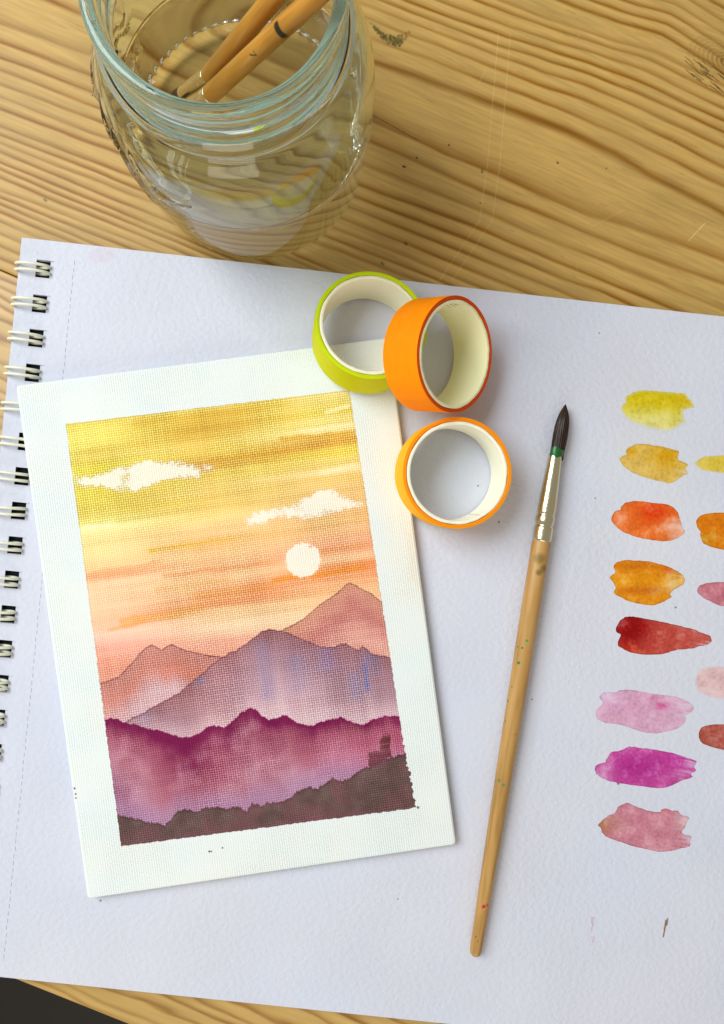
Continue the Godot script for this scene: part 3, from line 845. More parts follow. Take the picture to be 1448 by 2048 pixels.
func swatch_outlines() -> Array:
	return [
	[V(101.7,39.1),V(103.5,40.5),V(106.5,41.5),V(110.1,41.5),V(115.5,41.2),V(120,40.8),V(123.3,40.6),V(123.6,39.7),V(125.1,38.3),V(126.7,35.6),V(125.2,35.3),V(122.7,34.4),V(122.9,31.7),V(123.8,30.1),V(121.6,29),V(118.3,27),V(114.9,26.9),V(111.3,27.4),V(107.7,28.6),V(104.1,30),V(101.4,32.2),V(100.1,34.3),V(100.2,36.1),V(101.4,37.3)],
	[V(101.7,20.1),V(103.5,21.7),V(105.9,22.5),V(109.5,22.3),V(114.1,21.6),V(118.6,20.6),V(121,19.8),V(120.5,18),V(121,16.6),V(124.2,15.2),V(123.4,13.6),V(124.3,12),V(122.2,10.9),V(119.5,9),V(117.4,8.4),V(112.6,9.3),V(107.8,10.7),V(103.6,12.4),V(100.6,14.7),V(99.4,16.8),V(100,18.1),V(101.8,18.7)],
	[V(100,-0.3),V(101.2,1.2),V(104.2,1.9),V(107.8,1.8),V(112.6,1.3),V(117.1,0.7),V(119,-0.3),V(120.8,-2.4),V(121.4,-4.5),V(122.3,-7.2),V(123.2,-9.1),V(121.7,-10.7),V(118.7,-12.1),V(115.1,-12.5),V(110.3,-11.9),V(106,-11),V(101.8,-9.5),V(98.5,-7.5),V(96.6,-5.1),V(96.7,-3.3),V(97.9,-1.7),V(99.9,-1.1)],
	[V(97.2,-21.4),V(98.9,-19.8),V(101.3,-19.2),V(105.5,-19.4),V(110.3,-19.8),V(115.1,-20.9),V(117.5,-21.8),V(121.2,-23.6),V(122.7,-25),V(123.3,-26.5),V(122.7,-28),V(119.4,-29.8),V(117.9,-31.3),V(118.5,-32.5),V(115.8,-34),V(112.8,-35.3),V(109.7,-35.4),V(104.9,-34.5),V(100.7,-33),V(97.4,-30.9),V(98.3,-29.2),V(97.1,-27.1),V(96,-25.3),V(98,-23.5)],
	[V(98.3,-43.4),V(99.8,-41),V(101.6,-39.7),V(104.6,-39.5),V(107.9,-40.1),V(112.8,-41),V(118.2,-42.1),V(123.3,-43.3),V(127.3,-44.4),V(129.4,-45.3),V(131.2,-46),V(132.7,-46.8),V(133.2,-48.6),V(131.2,-49.8),V(128.5,-50.4),V(126.1,-51.1),V(120.6,-51.5),V(117.3,-52.5),V(114,-53.1),V(109.8,-53.3),V(104.4,-52.6),V(101.4,-51.4),V(99,-49.9),V(99.1,-48.4),V(100,-46),V(98.5,-44.9)],
	[V(97.8,-66.7),V(100.2,-65.9),V(103.8,-65.8),V(107.4,-66.5),V(111.4,-67.3),V(115.9,-67.8),V(120.4,-68.5),V(124.3,-70.1),V(126.8,-72),V(125.9,-73.8),V(123.5,-75.6),V(124.1,-76.2),V(123.2,-78),V(120.8,-79.9),V(116.8,-80.9),V(112.9,-81.6),V(109.3,-81.3),V(105.7,-80.2),V(102.1,-79),V(98.7,-78.1),V(94.8,-77.6),V(91.8,-76.5),V(91.2,-74.7),V(91.1,-73.2),V(93.8,-70.4),V(92.4,-68.5),V(93.9,-66.7)],
	[V(103.3,-86.3),V(106.9,-86.7),V(112.9,-87.5),V(119,-88.7),V(122.6,-89.9),V(124.7,-90.6),V(127.8,-91.8),V(126.9,-93.9),V(127.8,-95.1),V(125.7,-96.3),V(126.3,-97.5),V(122,-98.9),V(118.1,-100.8),V(114.8,-101.4),V(110,-101),V(103.9,-100.1),V(99.1,-99.3),V(95.5,-98.5),V(92.2,-96.8),V(90.8,-95),V(91,-93.2),V(92.8,-92.2),V(94.7,-91.6),V(96.1,-88.8),V(97.9,-87.9),V(99.7,-87.8)],
	[V(102.7,-106.5),V(104.5,-107.3),V(107,-108.4),V(110.6,-109.6),V(114.8,-110),V(115.1,-109.1),V(116.6,-108.7),V(119,-109.6),V(120.9,-109.5),V(122.4,-111.1),V(125.1,-112),V(124.2,-114.1),V(123.6,-115.9),V(122.4,-117.4),V(123.9,-118.3),V(126,-118.8),V(125.6,-120.8),V(125.4,-122.5),V(121.5,-123.4),V(117.6,-124.2),V(114.3,-124.3),V(110,-123.5),V(105.2,-122.3),V(100.4,-120.7),V(95.5,-118.9),V(93.4,-117),V(93,-115.3),V(91.9,-114.5),V(94,-112.3),V(96.1,-111),V(98.2,-109.9),V(99.1,-108.2),V(100.9,-107)],
	[V(130.8,18),V(128.5,17.3),V(126.8,15.5),V(128.1,13.7),V(130.8,12.8),V(135.8,12.1),V(142.2,12.1),V(146.7,14.1),V(145.8,16.8),V(137.6,18.4)],
	[V(130.9,-2.5),V(128.2,-3.8),V(127.3,-5.4),V(127.8,-7.5),V(129.1,-9),V(128.7,-10.2),V(129.5,-12.4),V(131,-13.8),V(137.7,-15.6),V(145,-13.8),V(146.8,-8.4),V(143.1,-3.9),V(137.7,-2.1)],
	[V(131,-27.5),V(128.6,-28.6),V(127.7,-30.4),V(129,-32),V(131,-33.5),V(136.9,-35.8),V(145.1,-35.1),V(147.8,-31.9),V(145.1,-28.6),V(137.8,-27.2)],
	[V(131.1,-58),V(128.4,-59.4),V(127.1,-62.8),V(128.1,-66.1),V(131.2,-68.1),V(136.1,-69.4),V(143.4,-68.3),V(147.1,-64.4),V(144.3,-59.9),V(136.1,-57.6)],
	[V(131.2,-78.9),V(129,-80.3),V(128.5,-82.7),V(129.2,-84.5),V(131.2,-86),V(138,-87.8),V(146.3,-87.2),V(149.9,-84),V(147.1,-80.3),V(138,-78.6)]]


# ---------------------------------------------------------------- scene

func _ready() -> void:
	noise.seed = 11
	noise.frequency = 0.02
	noise.fractal_octaves = 4
	fine.seed = 23
	fine.frequency = 0.02
	fine.fractal_octaves = 2

	# camera
	var cam_numbers := [0.007677, 0.028041, 255.3167]
	var sx := sin(cam_numbers[0])
	var cx := cos(cam_numbers[0])
	var sy := sin(cam_numbers[1])
	var cy := cos(cam_numbers[1])
	var cam := Camera3D.new()
	cam.name = "camera"
	cam.fov = rad_to_deg(2.0 * atan(1024.0 / 1440.0))
	cam.near = 0.02
	cam.far = 20.0
	cam.transform = Transform3D(Basis(dir(cy, sy * sx, sy * cx), dir(0, cx, -sx), dir(-sy, cy * sx, cy * cx)), at(0, 0, cam_numbers[2]))
	add_child(cam)
	cam.current = true

	# light: the pale room all round, a big window to the upper left, an added light behind the viewer
	var env := Environment.new()
	env.background_mode = Environment.BG_COLOR
	env.background_color = Color(1.0, 0.96, 0.89)
	env.background_energy_multiplier = 0.31
	env.tonemap_mode = Environment.TONE_MAPPER_LINEAR
	env.tonemap_exposure = 1.18
	env.sdfgi_enabled = true
	env.ssao_enabled = true
	env.ssil_enabled = true
	var world := WorldEnvironment.new()
	world.name = "room_air"
	world.environment = env
	add_child(world)
	window_light("window_light", Vector3(-0.70, 0.84, -0.40), Vector2(0.75, 0.75), 1.25, Color(0.955, 0.99, 1.0))
	window_light("added_front_light", Vector3(-0.15, 0.50, 1.2), Vector2(0.9, 0.5), 0.42, Color(1.0, 0.98, 0.94))  # added lamp with no seen source, for highlights on the jar collar

	build_floor()
	build_table()
	build_sketchbook()
	build_canvas()
	build_tapes()
	build_brush()
	build_jar()


func window_light(called: String, offset: Vector3, size: Vector2, energy: float, color: Color) -> void:  # serves the window and the light added behind the viewer
	var a := AreaLight3D.new()
	a.name = called
	a.area_size = size
	a.area_normalize_energy = true
	a.light_energy = energy
	a.light_color = color
	a.shadow_enabled = true
	a.set("area_range", 6.0)
	add_child(a)
	a.position = Vector3(0, Y0, 0) + offset
	a.basis = Basis.looking_at(-offset, Vector3.UP)


func build_floor() -> void:
	var m := plain(Color(0.10, 0.075, 0.055), 0.6)
	var b := box_mesh([V(-3000, -3000), V(3000, -3000), V(3000, 3000), V(-3000, 3000)], -40.0, 0.0)
	var f := part("floor", b, m, self)
	f.set_meta("kind", "structure")


func build_table() -> void:
	var top := 0.001 * TABLE_Z + Y0
	var t := thing("wooden_table", "varnished pine table with brown grain lines, scratches and a knot, under everything else", "table", Vector3(0, 0, 0))
	var a := deg_to_rad(23.0)
	var e1 := Vector2(cos(a), -sin(a))
	var e2 := Vector2(sin(a), cos(a))
	var q := func(lx: float, ly: float) -> Vector2: return e1 * lx + e2 * ly
	var im := board_texture(4.6)
	board_marks(im, 4.6)
	var near_wood := textured(im, 0.40, 0.36)
	var far_im := other_board_texture(860, 460, 2.0)
	var far_wood := textured(far_im, 0.40, 0.5)
	var boards := [[30.0, 235.0, near_wood], [-200.5, 29.6, far_wood], [235.4, 430.0, far_wood]]
	for b in boards:
		var v := PackedVector3Array()
		var uv := PackedVector2Array()
		var idx := PackedInt32Array()
		# the board is one length of wood whose figure is mirrored past the part in view
		var xs := [-420.0, -230.0, 200.0, 480.0]
		for k in 3:
			var x0: float = xs[k]
			var x1: float = xs[k + 1]
			var u0 := 0.0 if k == 1 else (-190.0 / 430.0 if k == 0 else 1.0)
			var u1 := 1.0 if k == 1 else (0.0 if k == 0 else 1.0 + 280.0 / 430.0)
			if k == 0:
				u0 = 190.0 / 430.0
			elif k == 2:
				u0 = 1.0
				u1 = 1.0 - 280.0 / 430.0
			var base := v.size()
			var zs := [[0.0, b[0] + 0.4, b[1] - 0.4], [-0.35, b[0], b[1]], [-24.0, b[0], b[1]]]
			for z in zs:
				for c in [[x0, z[2], u0, 0.0], [x1, z[2], u1, 0.0], [x1, z[1], u1, 1.0], [x0, z[1], u0, 1.0]]:
					var p: Vector2 = q.call(c[0], c[1])
					v.append(Vector3(p.x * 0.001, top + z[0] * 0.001, -p.y * 0.001))
					uv.append(Vector2(c[2], c[3]))
			idx.append_array([base, base + 1, base + 2, base, base + 2, base + 3, base + 8, base + 10, base + 9, base + 8, base + 11, base + 10])
			for s in 2:
				for i in [0, 2]:
					var n0: int = base + s * 4 + i
					var n1: int = base + s * 4 + (i + 1) % 4
					idx.append_array([n0, n0 + 4, n1, n1, n0 + 4, n1 + 4])
			if k != 1:
				var i := 3 if k == 0 else 1
				for s in 2:
					var n0: int = base + s * 4 + i
					var n1: int = base + s * 4 + (i + 1) % 4
					idx.append_array([n0, n0 + 4, n1, n1, n0 + 4, n1 + 4])
		part("board", split_faces(v, uv, idx), b[2], t)
	var leg_mat := plain(Color(0.55, 0.38, 0.18), 0.5)
	for s in [[-390.0, -170.0], [450.0, -170.0], [-390.0, 400.0], [450.0, 400.0]]:
		var c: Vector2 = q.call(s[0], s[1])
		var h := (top - 0.0245) * 1000.0
		part("leg", box_mesh([c + e1 * -22 + e2 * -22, c + e1 * 22 + e2 * -22, c + e1 * 22 + e2 * 22, c + e1 * -22 + e2 * 22], 0.2, h), leg_mat, t)


# Flat shading: every triangle gets its own corners.
func split_faces(v: PackedVector3Array, uv: PackedVector2Array, idx: PackedInt32Array) -> ArrayMesh:
	var v2 := PackedVector3Array()
	var uv2 := PackedVector2Array()
	var i2 := PackedInt32Array()
	for i in idx.size():
		v2.append(v[idx[i]])
		uv2.append(uv[idx[i]])
		i2.append(i)
	return finish(v2, uv2, i2)


# The sketchbook's own axes: s along its far edge from the far left corner, t towards the viewer.
const BOOK_TURN := 5.9
const BOOK_AT := Vector2(-111.7, 93.9)


func book(s: float, t: float) -> Vector2:
	var a := deg_to_rad(BOOK_TURN)
	return Vector2(cos(a), -sin(a)) * s + Vector2(-sin(a), -cos(a)) * t


func sheet(z0: float, z1: float, shift: float, holes: bool, wide: float, near: float, grow: float, uv_box: Rect2) -> ArrayMesh:
	var v := PackedVector3Array()
	var uv := PackedVector2Array()
	var idx := PackedInt32Array()
	var put := func(s0: float, t0: float, s1: float, t1: float) -> void:
		var slope := 0.0215
		var quad := []
		for c in [[s0, t0], [s1, t0], [s1, t1], [s0, t1]]:
			var tt: float = c[1] + (slope * c[0] if c[1] > near - 1.0 else 0.0)
			quad.append(book(c[0], tt))
		box_into(v, uv, idx, quad, z0, z1, uv_box)
	if not holes:
		put.call(-grow, -grow, wide + grow, near + grow)
	else:
		put.call(0.0, 0.0, 5.9 + shift, near)
		put.call(12.0 + shift, 0.0, wide, near)
		var last := 0.0
		for i in 21:
			var c := 10.1 + i * 12.15
			var jit := 0.2 * fine.get_noise_2d(i * 70.0, shift * 50.0)
			put.call(5.9 + shift, last, 12.0 + shift, c - 3.1 + jit)
			last = c + 3.05 + jit
		put.call(5.9 + shift, last, 12.0 + shift, near)
	return finish(v, uv, idx, false)


func build_sketchbook() -> void:
	var o := thing("sketchbook", "white wire-bound sketchbook lying open on the table with a column of paint swatches", "sketchbook", at(BOOK_AT.x, BOOK_AT.y, TABLE_Z))
	var up := -TABLE_Z
	var paper := rgb(211, 213, 227)
	# top sheet: its tone, smears and specks
	var uv_box := Rect2(-30, -306, 345, 310)
	var small := Image.create(345, 310, false, Image.FORMAT_RGB8)
	for y in 310:
		for x in 345:
			var n := noise.get_noise_2d(x * 1.1, y * 1.1)
			var n2 := noise.get_noise_2d(x * 0.5 + 500.0, y * 0.5)
			small.set_pixel(x, y, Color(paper.r + 0.010 * n + 0.012 * n2, paper.g + 0.010 * n, paper.b + 0.010 * n - 0.014 * n2))
	small.resize(345 * 4, 310 * 4, Image.INTERPOLATE_BILINEAR)
	var spot := func(wx: float, wy: float) -> Vector2:
		var l := Vector2(wx, wy) - BOOK_AT
		return Vector2((l.x - uv_box.position.x) * 4.0, (uv_box.end.y - l.y) * 4.0)
	for i in 26:
		var c: Vector2 = spot.call(90.2 + 1.3 * fine.get_noise_1d(i * 40.0), -147.0 - 10.0 * absf(fine.get_noise_1d(i * 77.0 + 9.0)) * 2.0)
		line(small, c, c + Vector2(-0.6, 3.0), 1.3, rgb(196, 140, 158), 0.22)
	for s in [[116.9, -149.2, 116.3, -152.6, 1.6, 0.85], [117.5, -148.6, 117.1, -151.0, 1.4, 0.85], [116.4, -152.4, 115.9, -155.2, 1.3, 0.8]]:
		line(small, spot.call(s[0], s[1]), spot.call(s[2], s[3]), s[4], rgb(74, 54, 36), s[5])
	line(small, spot.call(116.7, -150.0), spot.call(116.1, -153.6), 1.0, rgb(176, 130, 52), 0.7)
	for s in [[99.3, -99.5, 1.9], [48.5, 7.4, 1.2], [56.0, -5.5, 1.4], [68.0, -69.0, 1.1], [90.6, 3.0, 1.0], [120.0, -36.3, 1.4], [95.0, -91.0, 1.0], [-85.0, -139.0, 1.4], [92.0, 62.0, 1.0], [116.0, -8.0, 1.2], [40.0, 62.0, 1.3], [20.0, -140.0, 1.0]]:
		var c: Vector2 = spot.call(s[0], s[1])
		dab(small, c.x, c.y, s[2] * 1.3, rgb(70, 72, 84), 0.8)
	for i in 70:     # a faint pink stain by the far left corner, faint yellow ones at the right
		var c: Vector2 = spot.call(-84.0 - 6.0 * fine.get_noise_1d(i * 31.0), 88.0 + 3.0 * fine.get_noise_1d(i * 17.0 + 5.0))
		dab(small, c.x, c.y, 7.0, rgb(216, 205, 220), 0.05)
		c = spot.call(104.0 + 30.0 * fine.get_noise_1d(i * 23.0 + 70.0), 12.0 + 60.0 * fine.get_noise_1d(i * 13.0 + 50.0))
		dab(small, c.x, c.y, 18.0, rgb(222, 222, 214), 0.05)
	var sheet_mat := textured(small, 0.92, 0.25)
	var buckle := FastNoiseLite.new()
	buckle.seed = 3
	buckle.frequency = 0.012
	buckle.fractal_octaves = 2
	var buckle_map := NoiseTexture2D.new()
	buckle_map.width = 256
	buckle_map.height = 256
	buckle_map.noise = buckle
	sheet_mat.heightmap_enabled = true
	sheet_mat.heightmap_texture = buckle_map
	sheet_mat.heightmap_scale = 0.22
	paper_grain(sheet_mat, true)
	var stack_mat := plain(rgb(206, 208, 220), 0.95, 0.2)
	var cover_mat := plain(Color(0.005, 0.006, 0.009).linear_to_srgb(), 0.6, 0.2)
	var wide := 308.0
	var near := 258.4
	var local := Rect2(uv_box.position, uv_box.size)
	var top_sheet := part("top_sheet", sheet(up - 0.32, up, 0.0, true, wide, near, 0.0, local), sheet_mat, o)
	part("page_stack", sheet(1.35, up - 0.40, -1.35, true, wide - 0.4, near - 0.3, 0.0, local), stack_mat, o)
	part("cover", sheet(0.06, 1.25, 0.0, false, wide, near, -0.6, local), cover_mat, o)
	# perforation: a dashed row of slits
	var v := PackedVector3Array()
	var uv := PackedVector2Array()
	var idx := PackedInt32Array()
	var t := 6.0
	var k := 0
	while t < 252.0:
		var wob := 18.85 + 0.25 * fine.get_noise_1d(k * 60.0)
		box_into(v, uv, idx, [book(wob, t), book(wob + 0.17, t), book(wob + 0.22, t + 1.5), book(wob + 0.06, t + 1.5)], up - 0.05, up + 0.02, local)
		t += 2.55
		k += 1
	var perf := part("perforation", finish(v, uv, idx, false), plain(rgb(150, 154, 174), 0.95, 0.1), top_sheet)
	perf.set_meta("kind", "stuff")
	# wire binding: a pair of loops through every hole
	var wire := plain(rgb(226, 226, 206), 0.32, 0.6)
	var a := deg_to_rad(BOOK_TURN)
	var d1 := dir(cos(a), -sin(a), 0)
	var pts := []
	for i in 40:
		var th := TAU * i / 40.0
		pts.append(d1 * (5.7 * cos(th)) + Vector3(0, 2.5 * sin(th), 0))
	var loop_mesh := loop_tube(pts, 0.52)
	for i in 21:
		for side in [-1.0, 1.0]:
			var c: Vector2 = book(4.9, 10.1 + i * 12.15 + side * 1.12 + 0.3)
			var w := part("wire_loop", loop_mesh, wire, o)
			w.position = Vector3(c.x * 0.001, (up + 0.25) * 0.001, -c.y * 0.001)
			w.rotation.y = 0.03 * sin(i * 2.0)
	build_swatches(o, up, paper)


func paper_grain(m: StandardMaterial3D, strong: bool) -> void:
	var f := FastNoiseLite.new()
	f.seed = 77
	f.frequency = 0.12
	f.fractal_octaves = 4
	f.fractal_gain = 0.6
	var t := NoiseTexture2D.new()
	t.width = 1024
	t.height = 1024
	t.seamless = true
	t.noise = f
	t.as_normal_map = true
	t.bump_strength = 6.0
	m.normal_enabled = true
	m.normal_texture = t
	m.normal_scale = 0.095
	if m.albedo_texture:
		return
	m.uv1_scale = Vector3(2, 2, 2)


func build_swatches(o: Node3D, up: float, paper: Color) -> void:
	var looks := [
		["yellow swatch fading to pale straw below", [rgb(222, 210, 96), [[0.5, 0.2, 0.75, 0.28, rgb(212, 188, 8), 1.3], [0.85, 0.28, 0.2, 0.25, rgb(212, 176, 8), 0.7], [0.35, 0.85, 0.5, 0.25, rgb(228, 220, 150), 0.6]], 0.05, 1.6]],
		["ochre swatch with a darker right end", [rgb(222, 184, 92), [[0.72, 0.28, 0.28, 0.34, rgb(214, 158, 16), 1.1], [0.15, 0.2, 0.12, 0.12, rgb(222, 160, 10), 0.9], [0.5, 0.95, 0.6, 0.14, rgb(222, 170, 50), 0.5]], 0.16, 0.25]],
		["bright orange swatch with a pale right corner", [rgb(234, 108, 32), [[0.58, 0.3, 0.22, 0.25, rgb(222, 58, 4), 1.0], [0.88, 0.7, 0.2, 0.25, rgb(236, 156, 118), 1.2], [0.12, 0.4, 0.16, 0.3, rgb(238, 134, 84), 0.7]], 0.22, 0.0]],
		["amber swatch streaked with brown", [rgb(226, 140, 12), [[0.35, 0.14, 0.35, 0.1, rgb(200, 98, 8), 0.7], [0.45, 0.66, 0.3, 0.09, rgb(196, 98, 6), 0.8], [0.78, 0.22, 0.1, 0.1, rgb(206, 84, 8), 0.9], [0.85, 0.52, 0.13, 0.2, rgb(232, 190, 120), 1.1], [0.3, 0.48, 0.4, 0.08, rgb(234, 158, 20), 0.6]], 0.18, 0.0]],
		["deep red swatch fading to brick towards the right", [rgb(190, 72, 60), [[0.14, 0.3, 0.18, 0.45, rgb(146, 2, 4), 1.6], [0.12, 0.85, 0.14, 0.16, rgb(190, 44, 14), 0.8], [0.9, 0.5, 0.2, 0.5, rgb(204, 100, 92), 0.7]], 0.3, 0.0]],
		["pale pink swatch with a small magenta blot", [rgb(214, 164, 192), [[0.66, 0.38, 0.06, 0.08, rgb(202, 84, 146), 1.0], [0.58, 0.22, 0.05, 0.06, rgb(208, 112, 164), 0.8], [0.12, 0.15, 0.14, 0.2, rgb(214, 196, 226), 0.9], [0.3, 0.3, 0.3, 0.3, rgb(216, 150, 190), 0.5]], 0.10, 0.0]],
		["strong magenta swatch", [rgb(196, 74, 154), [[0.4, 0.5, 0.28, 0.3, rgb(174, 36, 134), 0.9], [0.8, 0.3, 0.2, 0.2, rgb(190, 50, 150), 0.7], [0.07, 0.62, 0.12, 0.25, rgb(212, 142, 190), 0.9], [0.85, 0.7, 0.12, 0.14, rgb(212, 130, 186), 0.7]], 0.10, 0.0]],
		["dusty rose swatch with a brown left tip", [rgb(202, 128, 146), [[0.06, 0.46, 0.12, 0.16, rgb(170, 106, 72), 1.0], [0.18, 0.4, 0.14, 0.16, rgb(200, 144, 140), 0.6], [0.7, 0.15, 0.12, 0.12, rgb(196, 96, 110), 0.7], [0.9, 0.35, 0.1, 0.2, rgb(214, 168, 176), 0.8]], 0.16, 0.0]],
		["small ochre dab in the second column", [rgb(222, 196, 84), [[0.4, 0.4, 0.3, 0.4, rgb(216, 184, 50), 0.7]], 0.0, 0.9]],
		["burnt orange dab in the second column", [rgb(222, 122, 8), [[0.1, 0.75, 0.3, 0.25, rgb(204, 130, 4), 0.9]], 0.18, 0.0]],
		["rose dab in the second column", [rgb(198, 118, 132), [[0.5, 0.5, 0.4, 0.3, rgb(190, 100, 118), 0.6]], 0.14, 0.0]],
		["very pale pink dab in the second column", [rgb(222, 188, 190), [[0.5, 0.5, 0.5, 0.4, rgb(220, 180, 184), 0.6]], 0.0, 1.0]],
		["brick red dab in the second column", [rgb(182, 86, 76), [[0.2, 0.6, 0.2, 0.4, rgb(160, 70, 56), 0.7]], 0.2, 0.0]],
	]
	var outlines := swatch_outlines()
	for i in SWATCHES_COUNT:
		var pts := []
		for p in outlines[i]:
			pts.append(p - BOOK_AT)
		var outline := smooth_outline(pts, 0.28 if i in [0, 8, 11] else 0.2, i * 31.0)
		var box := Rect2(outline[0], Vector2.ZERO)
		for p in outline:
			box = box.expand(p)
		box = box.grow(0.4)
		var im := swatch_texture(outline, box, 4.5, looks[i][1], paper, i * 61.0)
		var m := textured(im, 0.85, 0.3)
		paper_grain(m, false)
		m.uv1_scale = Vector3.ONE
		m.normal_scale = 0.12
		var s := part("paint_swatch", flat(outline, up + 0.03, box), m, o)
		s.set_meta("label", looks[i][0])


func build_canvas() -> void:
	var tex := canvas_textures(6.0)
	var turn := deg_to_rad(7.6730)
	var c := Vector2(-36.02, -38.75)
	var o := thing("canvas_board", "small white canvas board painted with a sunset sky over purple mountains", "painting", at(c.x, c.y, 0.0))
	o.rotation.y = turn
	var mat := textured(tex[0], 0.85, 0.3)
	mat.heightmap_enabled = true
	mat.heightmap_texture = ImageTexture.create_from_image(tex[1])
	mat.heightmap_scale = 0.02
	var inner: Array = [V(15.1,15.4),V(114,16.4),V(116.7,165),V(14,163.4)]
	# loops of points from the bottom edge up over the rounded rim and in to the edge of the painted field
	var loops := [[0.0, 0.02, 1.0], [0.0, 2.6, 1.1], [0.07, 3.0, 1.2], [0.24, 3.27, 1.3], [0.55, 3.44, 1.5], [1.0, 3.5, 1.8]]
	var v := PackedVector3Array()
	var uv := PackedVector2Array()
	var idx := PackedInt32Array()
	var per := 24
	for l in loops:
		for k in 4:
			var sx: float = [-1.0, 1.0, 1.0, -1.0][k]
			var sy: float = [1.0, 1.0, -1.0, -1.0][k]
			for j in 6:
				var th: float = PI / 2.0 * ([2.0, 1.0, 0.0, 3.0][k] - j / 5.0)
				var r: float = l[2]
				var p := Vector2(sx * (65.0 - l[0] - r), sy * (90.0 - l[0] - r)) + Vector2(cos(th), sin(th)) * r
				v.append(dir(p.x, p.y, l[1]) * 0.001)
				uv.append(Vector2((p.x + 65.0) / 130.0, (90.0 - p.y) / 180.0))
	for k in 4:
		for j in 6:
			var p: Vector2 = inner[k]
			v.append(dir(p.x - 65.0, 90.0 - p.y, CANVAS_Z) * 0.001)
			uv.append(Vector2(p.x / 130.0, p.y / 180.0))
	for r in loops.size():
		for j in per:
			var a := r * per + j
			var b := r * per + (j + 1) % per
			idx.append_array([a, b, a + per, b, b + per, a + per])
	# underside
	var under := v.size()
	v.append(Vector3(0, 0.00002, 0))
	uv.append(Vector2(0.5, 0.02))
	for j in per:
		idx.append_array([j, under, (j + 1) % per])
	for i in range(0, idx.size(), 3):
		var f := (v[idx[i + 2]] - v[idx[i]]).cross(v[idx[i + 1]] - v[idx[i]])
		var mid := (v[idx[i]] + v[idx[i + 1]] + v[idx[i + 2]]) / 3.0
		var outward := mid - Vector3(0, 0.00175, 0)
		outward.y *= 400.0 if mid.y > 0.0033 or mid.y < 0.0001 else 1.0
		if f.dot(outward) < 0.0:
			var k := idx[i + 1]
			idx[i + 1] = idx[i + 2]
			idx[i + 2] = k
	part("white_margin", finish(v, uv, idx, false), mat, o)
	var pv := PackedVector3Array()
	var puv := PackedVector2Array()
	for p in inner:
		pv.append(dir(p.x - 65.0, 90.0 - p.y, CANVAS_Z) * 0.001)
		puv.append(Vector2(p.x / 130.0, p.y / 180.0))
	var picture := part("painted_landscape", finish(pv, puv, PackedInt32Array([0, 1, 2, 0, 2, 3]), false), mat, o)
	picture.set_meta("label", "yellow to orange sunset sky with white clouds and sun above purple ridges")


